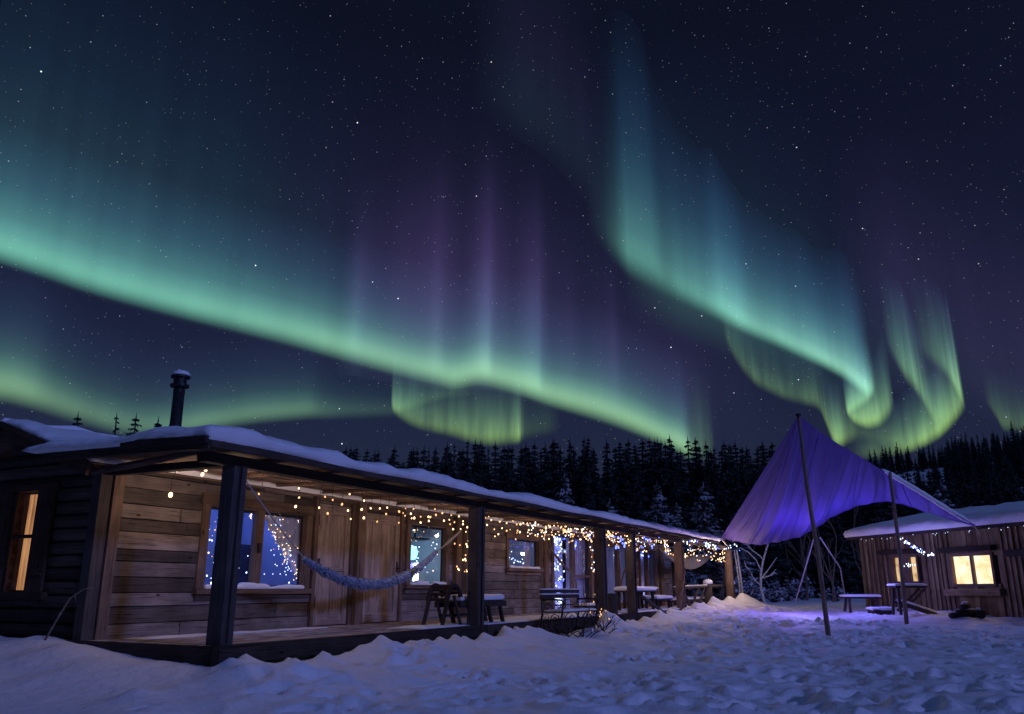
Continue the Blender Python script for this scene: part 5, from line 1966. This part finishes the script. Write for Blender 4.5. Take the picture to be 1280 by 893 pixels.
# railing at the far end
t = thing('porch_railing', 'rough pole railing with snow capped post at the far porch end', 'railing', Q(25, -.4, ZF))
b = MB(); b.tube([Q(20.9, -.35, 1.12), Q(24, -.35, 1.2), Q(27.8, -.3, 1.24), Q(30.4, -.25, 1.24)], [.06, .06, .055, .05], 9); b.build('rail', M['post'], t, True)
cap_snow(t, lambda a, c: Q(21 + 9.2 * a, -.40 + .09 * c, 1.175 + .08 * min(1, a * 2.2) - .0), 30, 2, .03, 71, .03, .005, .008)
for (a, r_) in ((25.6, .16), (29.9, .1)):
    b = MB(); b.lathe([(r_, ZF), (r_ * .95, 1.3)], 12, Q(a, -.35, 0)); b.build('post', M['post'], t, True)
    b = MB(); b.lathe([(r_ * 1.1, 1.3), (r_ * 1.25, 1.34), (r_ * 1.1, 1.43), (r_ * .5, 1.48), (.01, 1.49)], 12, Q(a, -.35, 0)); b.build('snow_cap', M['roofsnow'], t, True)
for (a, c) in ((21.9, 22.9), (25.0, 24.0), (24.2, 23.0)):
    b = MB(); b.beam(Q(a, -.35, 1.15), Q(c, -.35, ZF + .01), .07, .06); b.build('brace', M['post'], t)
plank_table('snow covered long bench along the far porch railing', 21.2, 26.4, -1.1, -.55, ZF + .28, cat='bench', name='wooden_bench', seed=66, T=.09)

# ------------------------------------------------------------------ purple tarp shelter
def tarp_cloth():
    m, t, out = newmat('purple_cloth')
    b = principled(t, out, Roughness=.75)
    uv = N(t, 'ShaderNodeUVMap')
    mp = N(t, 'ShaderNodeMapping'); mp.inputs['Scale'].default_value = (30, 2.2, 1)
    t.links.new(uv.outputs[0], mp.inputs[0])
    nz = N(t, 'ShaderNodeTexNoise'); nz.inputs['Scale'].default_value = 1.0; nz.inputs['Detail'].default_value = 5
    t.links.new(mp.outputs[0], nz.inputs['Vector'])
    r = ramp(t, [(.3, (.085, .052, .33)), (.7, (.15, .095, .52))])
    t.links.new(nz.outputs[0], r.inputs[0]); t.links.new(r.outputs[0], b.inputs['Base Color'])
    bp = N(t, 'ShaderNodeBump'); bp.inputs['Strength'].default_value = .8; bp.inputs['Distance'].default_value = .09
    t.links.new(nz.outputs[0], bp.inputs['Height']); t.links.new(bp.outputs[0], b.inputs['Normal'])
    tl_ = N(t, 'ShaderNodeBsdfTranslucent'); tl_.inputs[0].default_value = (.22, .14, .5, 1)
    mx = N(t, 'ShaderNodeMixShader'); mx.inputs[0].default_value = .18
    t.links.new(b.outputs[0], mx.inputs[1]); t.links.new(tl_.outputs[0], mx.inputs[2]); t.links.new(mx.outputs[0], out.inputs[0])
    return m


M['tarp'] = tarp_cloth()
P_ = at(998, 523, 20.0)
TOP = [(at(998, 519, 19.95)), at(1040, 550, 21.3), at(1080, 574, 22.7), at(1113, 594, 23.95), at(1150, 616, 24.2), at(1185, 638, 24.4), at(1217, 657, 24.5)]
BOT = [at(901, 673, 34), at(915, 676, 33.2), at(935, 679, 32), at(960, 679, 31), at(985, 674, 30), at(1010, 664, 29.3), at(1035, 650, 28.6), at(1060, 636, 28.1), at(1085, 628, 27.6), at(1110, 627, 27.1), at(1135, 632, 26.4), at(1165, 641, 25.6), at(1192, 650, 24.9), at(1217, 657, 24.5)]


def poly(P, a):
    L = [0]
    for p, q in zip(P, P[1:]):
        L.append(L[-1] + (q - p).length)
    d = a * L[-1]
    for i in range(len(P) - 1):
        if d <= L[i + 1] or i == len(P) - 2:
            f = (d - L[i]) / (L[i + 1] - L[i])
            p0 = P[max(i - 1, 0)]; p1 = P[i]; p2 = P[i + 1]; p3 = P[min(i + 2, len(P) - 1)]
            return .5 * (2 * p1 + (p2 - p0) * f + (2 * p0 - 5 * p1 + 4 * p2 - p3) * f * f + (3 * p1 - p0 - 3 * p2 + p3) * f ** 3)


tarp = thing('tarp_shelter', 'large purple tarp stretched between poles, porch end and hut eave', 'tarp', at(1035, 797, 20))
G = []
nt_, nr_ = 150, 44
for i in range(nt_ + 1):
    a = i / nt_
    tp = max(0, (a - .22) / .78)
    T_ = poly(TOP, tp ** 1.25)
    B_ = poly(BOT, a)
    row = []
    for j in range(nr_ + 1):
        r_ = j / nr_
        p = T_.lerp(B_, r_)
        env = math.sin(math.pi * min(1, r_ * .95)) * min(1, a * 6) * min(1, (1 - a) * 5)
        fold = 1.25 * (.055 * math.sin(a * 74 + 2.3 * math.sin(r_ * 2.2)) + .05 * math.sin(a * 131 + r_ * 3) + .10 * math.sin(a * 29 + r_ * 1.5)) * (.3 + .9 * r_) * min(1, r_ * 5) * (1 - .8 * max(0, (r_ - .7) / .3))
        nrm = Vector((.25, -.6, -.75)).normalized()
        bag = .45 * math.sin(math.pi * r_) ** 1 * min(1, a * 5) * max(0, 1 - a * 1.3)
        row.append(p + nrm * (fold * min(1, a * 10) * min(1, (1 - a) * 8)) - ZZ * (bag + .10 * env) + Vector((0, .3, 0)) * bag)
    G.append(row)
b = MB(); b.grid(G)
b.build('canopy', M['tarp'], tarp, True)
# hem cord along the sagging edge and the outer flap past the second pole
b = MB(); b.tube([row[-1] for row in G], .018, 6); b.build('hem', M['tarp'], tarp, True)
flap = []
for i in range(40):
    a = i / 39
    top = poly(TOP, .50 + .50 * a)
    aa = .62 + .38 * a
    bt = top.lerp(poly(BOT, aa), .62)
    low = top + Vector((-.04, -.22, 0)) + (bt - top) * (.30 + .35 * a) * min(1, .25 + a * 3)
    flap.append([top.lerp(low, k / 6) + Vector((0, -.05 * math.sin(k / 6 * 3.1), 0)) for k in range(7)])
b = MB(); b.grid(flap); b.build('flap', M['tarpdark'] if 'tarpdark' in M else M['tarp'], tarp, True)
b = MB()
line = [poly(TOP, .60 + .39 * k / 30) + ZZ * .03 for k in range(31)]
b.tube(line, [.02 + .05 * min(1, k / 5, (30 - k) / 3) * ri.uniform(.8, 1.15) for k in range(31)], 8)
b.build('snow_strip', M['roofsnow'], tarp, True)
p1b = at(1036, 799, 20); p1b.z = gz(p1b.x, p1b.y) - .1
p1t = at(998, 520, 19.90)
b = MB(); b.tube([p1b, p1b.lerp(p1t, .33) + Vector((.02, 0, 0)), p1b.lerp(p1t, .66) + Vector((-.02, 0, 0)), p1t], [.058, .054, .048, .04], 12); b.build('pole', M['pole'], tarp, True)
b = MB(); b.tube([p1t - ZZ * .02, p1t + ZZ * .05], [.07, .06], 10); b.build('pole_cap', M['iron'], tarp)
p2b = at(1133, 777, 23.8); p2b.z = gz(p2b.x, p2b.y) - .1
p2t = at(1112, 590, 23.85)
b = MB(); b.tube([p2b, p2b.lerp(p2t, .5) + Vector((.03, 0, 0)), p2t], [.058, .052, .044], 12); b.build('pole', M['pole'], tarp, True)
c0 = G[0][-1]; c1 = Q(27.85, .1, 2.75)
ropes = [(c0, c1), (at(1020, 663, 29), at(993, 757, 30)), (at(1025, 672, 29), at(1058, 754, 31)), (TOP[-1], at(1224, 663, 25.0))]
for i, (a_, c_) in enumerate(ropes):
    b = MB()
    midp = a_.lerp(c_, .5) + (Vector((.25, 0, .1)) if i == 2 else Vector((0, 0, -.03)))
    b.tube([a_, midp, c_], .022 if i in (1, 2) else .02, 6); b.build('guy_rope', M['rope'], tarp, True)
# seams between the cloth panels
for c in (26, 58, 92, 122):
    b = MB(); b.tube([p + Vector((0, -.012, -.012)) for p in G[c][2:]], .014, 5); b.build('seam', M['tarp'], tarp, True)
lamp('shelter_light', 'POINT', at(990, 712, 26.8), 95, (.31, .17, 1.0), tarp, .2)
lamp('shelter_light', 'POINT', at(1075, 703, 26.6), 82, (.20, .20, 1.0), tarp, .2)
lamp('ground_light', 'POINT', at(1012, 738, 25.6), 12, (.50, .60, 1.0), tarp, .1)

# ------------------------------------------------------------------ the hut on the right
HL = at(1083, 757, 31.0); HL.z = 0
HR = at(1280, 765, 24.4); HR.z = 0
HS = (HR - HL).normalized()                   # along the front wall, towards the camera's right
HN = Vector((HS.y, -HS.x, 0))                 # out of the wall
if HN.dot(Vector((0, -1, 0))) < 0: HN = -HN
HLEN = (HR - HL).length + 4.5
HM = Matrix((HS, HN, ZZ)).transposed()
HB, HE = .40, 3.02


def HQ(s, o, z):
    return HL + HS * s + HN * o + ZZ * z


def hbox(mb, s0, s1, o0, o1, z0, z1, rnd=None, jit=0, axis=None):
    mb.box(HQ((s0 + s1) / 2, (o0 + o1) / 2, (z0 + z1) / 2), (abs(s1 - s0), abs(o1 - o0), abs(z1 - z0)), HM, rnd, jit, axis)


def hs(px, py):
    p = hit(px, py, HL, HN)
    return (p - HL).dot(HS), p.z


hut = thing('wooden_hut', 'low board and batten hut with snowy roof and bright windows', 'hut', HQ(0, 0, 0))
w1 = [hs(1117, 697)[0], hs(1146, 697)[0], hs(1130, 727)[1], hs(1130, 697)[1]]
w2 = [hs(1190, 695)[0], hs(1239, 695)[0], hs(1215, 730)[1], hs(1215, 695)[1]]
HOP = [tuple(w1), tuple(w2)]
hw_ = MB()
s = 0.0
while s < HLEN:
    wd = random.uniform(.17, .27)
    e = min(HLEN, s + wd)
    segs = [(HB - .3, HE)]
    for (a, b_, c, d) in HOP:
        if a < e and b_ > s:
            segs = [(HB - .3, c), (d, HE)]
    for (p, q) in segs:
        hbox(hw_, s + .006, e - .006, -.06, random.uniform(0, .015), p, q, None, .004, 2)
        if random.random() < .8:
            hbox(hw_, e - .035, e + .035, .017, .05, p, q, None, .004, 2) if not any(a - .04 < e < b_ + .04 for (a, b_, c, d) in HOP) else None
    s = e
# left end wall
k = 0
while k < 3.4:
    hbox(hw_, -.03, .03, -k - .24, -k - .004, HB - .3, HE + k * .3, None, .004, 2); k += .245
hw_.build('wall', M['hutwood'], hut)
a, b_, c, d = w1; a2, b2, c2, d2 = w2
for (p, q, r_, t_) in ((.04, a, HB, HE), (b_, a2, HB, HE), (b2, HLEN, HB, HE), (a, b_, HB, c), (a, b_, d, HE), (a2, b2, HB, c2), (a2, b2, d2, HE)):
    hb_ = MB(); hbox(hb_, p, q, -.14, -.08, r_, t_); hb_.build('wall_backing', M['darkwood'], hut)


def frost_emit(name, c0_, c1_, st):
    m, t, out = newmat(name)
    e = N(t, 'ShaderNodeEmission')
    tcn = N(t, 'ShaderNodeTexCoord')
    nz = N(t, 'ShaderNodeTexNoise'); nz.inputs['Scale'].default_value = 2.6; nz.inputs['Detail'].default_value = 7; nz.inputs['Distortion'].default_value = .8
    t.links.new(tcn.outputs['Object'], nz.inputs['Vector'])
    r = ramp(t, [(.32, c0_), (.62, c1_)])
    t.links.new(nz.outputs[0], r.inputs[0]); t.links.new(r.outputs[0], e.inputs[0]); e.inputs[1].default_value = st
    t.links.new(e.outputs[0], out.inputs[0])
    return m


M['frostglass'] = frost_emit('lit_frosted_glass', (.85, .48, .20), (1.0, .88, .60), 1.4)
M['dimglass'] = frost_emit('lit_curtained_glass', (.45, .22, .08), (.95, .66, .36), .9)
for wi, (a, b_, c, d) in enumerate(HOP):
    f = MB()
    t_ = .09
    hbox(f, a - t_, a, -.08, .06, c - t_, d + t_); hbox(f, b_, b_ + t_, -.08, .06, c - t_, d + t_)
    hbox(f, a, b_, -.08, .058, c - t_, c); hbox(f, a, b_, -.08, .058, d, d + t_)
    win = f.build('window', M['trim'], hut)
    mid = (a + b_) / 2
    f = MB(); hw2 = .05 if wi else .22
    hbox(f, mid - hw2, mid + hw2, -.07, .03, c, d); f.build('mullion', M['trim'], win)
    for (p, q) in ((a, mid - hw2), (mid + hw2, b_)):
        f = MB(); hbox(f, p, q, -.055, -.045, c, d); f.build('pane', M['frostglass' if wi else 'dimglass'], win)
    f = MB(); ex = .45 if wi else .55
    hbox(f, a - ex, b_ + ex * .55, .052, .24, d + .12, d + .27, None, .01); f.build('lintel', M['darkwood'], win)
    if wi:
        f = MB(); hbox(f, a - .3, b_ + .35, .052, .22, c - .34, c - .15, None, .01); f.build('sill', M['hutwood'], win)
lamp('window_glow', 'AREA', HQ((a2 + b2) / 2, .10, (c2 + d2) / 2), 5, (1, .62, .3), hut, shape='RECTANGLE', size=b2 - a2, size_y=d2 - c2)
gl_ = [o for o in bpy.data.objects if o.name.startswith('window_glow')][0]
gl_.rotation_euler = (-HN).to_track_quat('Z', 'Y').to_euler()
f = MB(); s3 = hs(1262, 690)[0]; hbox(f, s3, s3 + 2.2, .052, .24, hs(1262, 696)[1], hs(1262, 688)[1], None, .01); f.build('lintel', M['darkwood'], hut)
r_ = MB()
for k in range(14):
    o0 = .45 - k * .27; o1 = o0 - .265
    z0 = HE - .10 + k * .05; z1 = z0 + .05
    mid = HQ((-.05 + HLEN) / 2, (o0 + o1) / 2, (z0 + z1) / 2)
    y = (HN * (o1 - o0) + ZZ * (z1 - z0)); ln = y.length; y.normalize()
    z_ = HS.cross(y); z_ = z_ if z_.z > 0 else -z_
    r_.box(mid, (HLEN + .05, ln - .006, .03), Matrix((HS, y, z_)).transposed())
hroof = r_.build('roof', M['darkwood'], hut)
f = MB(); hbox(f, -.06, HLEN, .455, .49, HE - .20, HE - .08, None, .006); f.build('fascia', M['darkwood'], hroof)
sn = MB()
snow_slab(sn, lambda a, b: HQ(-.12 + (HLEN + .15) * a, .52 - 3.8 * b, HE - .085 + 3.8 * .185 * b), 90, 26, .30, 90, .45, .05, .035)
sn.build('roof_snow', M['roofsnow'], hroof, True)

# string of cold lights at the hut
bl = [at(1127, 673, 26.6), at(1133, 677, 26.7), at(1141, 683, 26.8), at(1148, 687, 26.8), at(1157, 692, 26.8), at(1164, 694, 26.7), at(1170, 693, 26.6)]
bulbs = []
for k in range(34):
    a = ri.random() ** .9
    bulbs.append((poly(bl, a) + Vector((ri.uniform(-.05, .05), 0, ri.uniform(-.06, .05))), ri.choice(['cool', 'cool', 'bluebulb']), ri.choice([.012, .017, .022])))
light_string('short garland of cold white lights swinging from the thin tarp pole to the hut', bulbs, [bl], bl[0], lights=[(bl[3] + Vector((0, -.3, 0)), 3, (.55, .6, 1))])
bulbs = [(at(1136 + ri.gauss(0, 5), 706 + ri.gauss(0, 1.5), 26.2), 'cool', .012) for k in range(10)]
light_string('few cold lights in front of the small hut window', bulbs, [[p[0] for p in bulbs[:4]]], bulbs[0][0], wr=.002)
bulbs = [(HQ(ri.uniform(-.2, 9), .5, HE - .20 - ri.random() * .08), 'cool', .007) for k in range(18)]
light_string('widely spaced tiny cold lights along the hut eave', bulbs, [[HQ(-.2, .5, HE - .2), HQ(9, .5, HE - .2)]], HQ(3, .5, HE - .2), wr=.003)


# ------------------------------------------------------------------ things in the yard by the hut
def yard_table(name, label, cat, c, L, Wd, H, ang, T=.05, seed=0, cross=False):
    z0 = gz(c.x, c.y) - .03
    c = Vector((c.x, c.y, z0))
    t = thing(name, label, cat, c)
    x = Vector((math.cos(ang), math.sin(ang), 0)); y = Vector((-x.y, x.x, 0))
    MM = Matrix((x, y, ZZ)).transposed()
    b = MB()
    for k in range(3):
        b.box(c + y * ((k - 1) * Wd / 3) + ZZ * (H - .03), (L, Wd / 3 - .01, .06), MM)
    b.build('tabletop' if cat == 'table' else 'seat', M['darkwood'], t)
    for sx in (-1, 1):
        for sy in (-1, 1):
            if cross and sx > 0:
                continue
            b = MB()
            b.beam(c + x * (sx * L * .38) + y * (sy * Wd * .25) + ZZ * (H - .063), c + x * (sx * L * .42) + y * (sy * Wd * .45), .07, .07, up=x); b.build('leg', M['post'], t)
    if cross:
        for sy in (-1, 1):
            b = MB(); b.beam(c + x * (L * .48) + y * (sy * Wd * .3) + ZZ * (H - .08), c + x * (-L * .30) + y * (sy * Wd * .3) + ZZ * .12, .06, .08, up=y); b.build('leg', M['post'], t)
            b = MB(); b.beam(c + x * (-L * .40) + y * (sy * Wd * .38) + ZZ * (H * .45), c + x * (L * .75) + y * (sy * Wd * .38) + ZZ * .02, .06, .08, up=y); b.build('leg', M['post'], t)
            s_ = MB(); s_.tube([c + x * (-L * .36) + y * (sy * Wd * .38) + ZZ * (H * .45 + .05), c + x * (L * .7) + y * (sy * Wd * .38) + ZZ * .08], .045, 6); s_.build('snow_strip', M['roofsnow'], t, True)
    cap_snow(t, lambda a, d: c + x * ((a - .5) * L) + y * ((d - .5) * Wd) + ZZ * (H + .002), 14, 6, T, seed)
    return t


hutang = math.atan2(HS.y, HS.x)
yard_table('wooden_bench', 'small bench with flat snow top left of the hut wall', 'bench', at(1078, 768, 28.3), 1.15, .5, .50, 0.05, .07, 81)
yard_table('saw_table', 'trestle table with crossed struts and snowy top beside the thin tarp pole', 'table', at(1138, 768, 26.2), .95, .6, .85, 0.0, .06, 82, True)
c = at(1101, 769, 26.8); c.z = gz(c.x, c.y)
t = thing('snowy_block', 'low snow covered wooden block between the small bench and the trestle table', 'block', c)
b = MB(); b.box(c + ZZ * .06, (.62, .4, .2), Matrix.Rotation(.1, 3, 'Z')); b.build('block', M['darkwood'], t)
cap_snow(t, lambda a, d: c + Vector(((a - .5) * .66, (d - .5) * .44, .162)), 8, 6, .08, 83)
c = at(1207, 766, 24.6); c.z = gz(c.x, c.y) - .05
rl = random.Random(9)
for i, lab in enumerate(('thick dark log lying lowest in the small pile under the large hut window', 'dark log resting on top of the small pile under the large hut window', 'short log end poking out right of the small pile under the large hut window', 'thin log on the left of the small pile under the large hut window')):
    q = c + Vector(((0, -.02, .32, -.33)[i], (0, -.05, -.1, -.08)[i], (.11, .31, .11, .08)[i]))
    a = (.3, .8, 1.4, .5)[i]
    dv = Vector((math.cos(a), math.sin(a), (.02, .12, .05, .1)[i])) * (.36, .28, .2, .22)[i]
    b = MB(); rr_ = (.12, .09, .12, .08)[i]
    b.tube([q - dv, q, q + dv], rr_, 10)
    t = thing('log', lab, 'log', q)
    b.build('bark', M['bark'], t, True)
    b2_ = MB(); b2_.tube([q - dv * .92 + ZZ * rr_ * .8, q + ZZ * rr_ * .95, q + dv * .9 + ZZ * rr_ * .8], [.03, .06, .03], 8); b2_.build('snow_cap', M['roofsnow'], t, True)

# frosted sapling under the tarp, and bare trees behind
sp = at(953, 760, 37.5); sp.z = gz(sp.x, sp.y)
t = thing('bare_sapling', 'frosted bare sapling with forked branches under the tarp corner', 'tree', sp)
k = 37.5
tr = [at(957, 758, k), at(951, 735, k), at(951, 718, k), at(954, 700, k), at(960, 680, k), at(966, 662, k)]
b = MB(); b.tube(tr, [.06, .055, .05, .045, .035, .02], 7); b.build('trunk', M['frostbark'], t, True)
for ln in ([at(951, 732, k), at(943, 725, k), at(936, 712, k)], [at(952, 723, k), at(962, 720, k), at(970, 712, k)], [at(951, 713, k), at(945, 700, k), at(935, 690, k), at(925, 685, k), at(918, 688, k)],
           [at(955, 701, k), at(950, 695, k), at(940, 688, k), at(930, 676, k)], [at(953, 722, k), at(962, 710, k), at(971, 697, k)], [at(936, 712, k), at(932, 708, k), at(930, 700, k)], [at(964, 720, k), at(968, 716, k), at(972, 718, k)], [at(962, 672, k), at(968, 664, k)]):
    b = MB(); b.tube(ln, [.035] + [.025] * (len(ln) - 2) + [.012], 6); b.build('branch', M['frostbark'], t, True)
for i, (px, py, Y, H, lab) in enumerate(((1045, 752, 41, 5.2, 'thin frosted bare tree in the dark behind the tarp, right of the front pole'), (900, 752, 44, 4.5, 'dim frosted bare tree behind the porch railing'), (1088, 740, 44, 4.6, 'dim bare tree behind the left end of the hut roof'), (1010, 752, 46, 5.5, 'dim bare tree straight behind the tarp ropes'))):
    p = at(px, py, Y); p.z = ground_z(p.x, p.y)
    twiggy(lab, p, 2, H * 1.3, .22, M['frostdim'] if 'frostdim' in M else M['twig'], name='bare_tree', thick=.055, seed=90 + i, depth=3)


def snowy_bush(label, c, rx, rz, seed):
    rg = random.Random(seed)
    t = thing('snowy_bush', label, 'bush', c)
    m = MB(); st = MB()
    for k in range(26):
        a = rg.uniform(0, 6.28); h = rg.uniform(.2, 1)
        tip = Vector(c) + Vector((math.cos(a) * rx * rg.uniform(.3, 1), math.sin(a) * rx * rg.uniform(.3, 1), rz * h))
        st.tube([Vector(c), Vector(c).lerp(tip, .5) + ZZ * .1, tip], [.02, .014, .006], 4, False)
        for q in range(7):
            p = Vector(c).lerp(tip, rg.uniform(.55, 1.05)) + Vector((rg.gauss(0, .1), rg.gauss(0, .1), rg.gauss(0, .08)))
            s_ = rg.uniform(.05, .13)
            d1 = Vector((rg.gauss(0, 1), rg.gauss(0, 1), rg.gauss(0, .4))).normalized() * s_; d2 = Vector((rg.gauss(0, 1), rg.gauss(0, 1), rg.gauss(0, .6))).normalized() * s_
            m.add([p - d1, p + d2 * .7, p + d1, p - d2 * .7], [(0, 1, 2, 3)])
    st.build('stems', M['bark'], t); m.build('foliage', M['frostclump'], t)


M['frostclump'] = simple('frost_clump', (.45, .48, .58), .8, noise=.3, nscale=5)
for i, (px, py, Y, rx, rz, lab) in enumerate(((968, 758, 43, 1.0, 1.3, 'snow laden bush behind the frosted sapling under the tarp'), (985, 758, 45, 1.2, 1.6, 'tall snow laden bush below the sagging edge of the tarp'), (935, 760, 40, .8, 1.4, 'snow dusted bush right of the last porch post'), (1004, 756, 47, 1.0, 1.4, 'snow laden bush left of the front tarp pole'),
                                              (1045, 752, 44, .9, .9, 'low snow dusted bush right of the front tarp pole'))):
    p = at(px, py, Y); p.z = ground_z(p.x, p.y) - .1
    snowy_bush(lab, p, rx, rz, 300 + i)
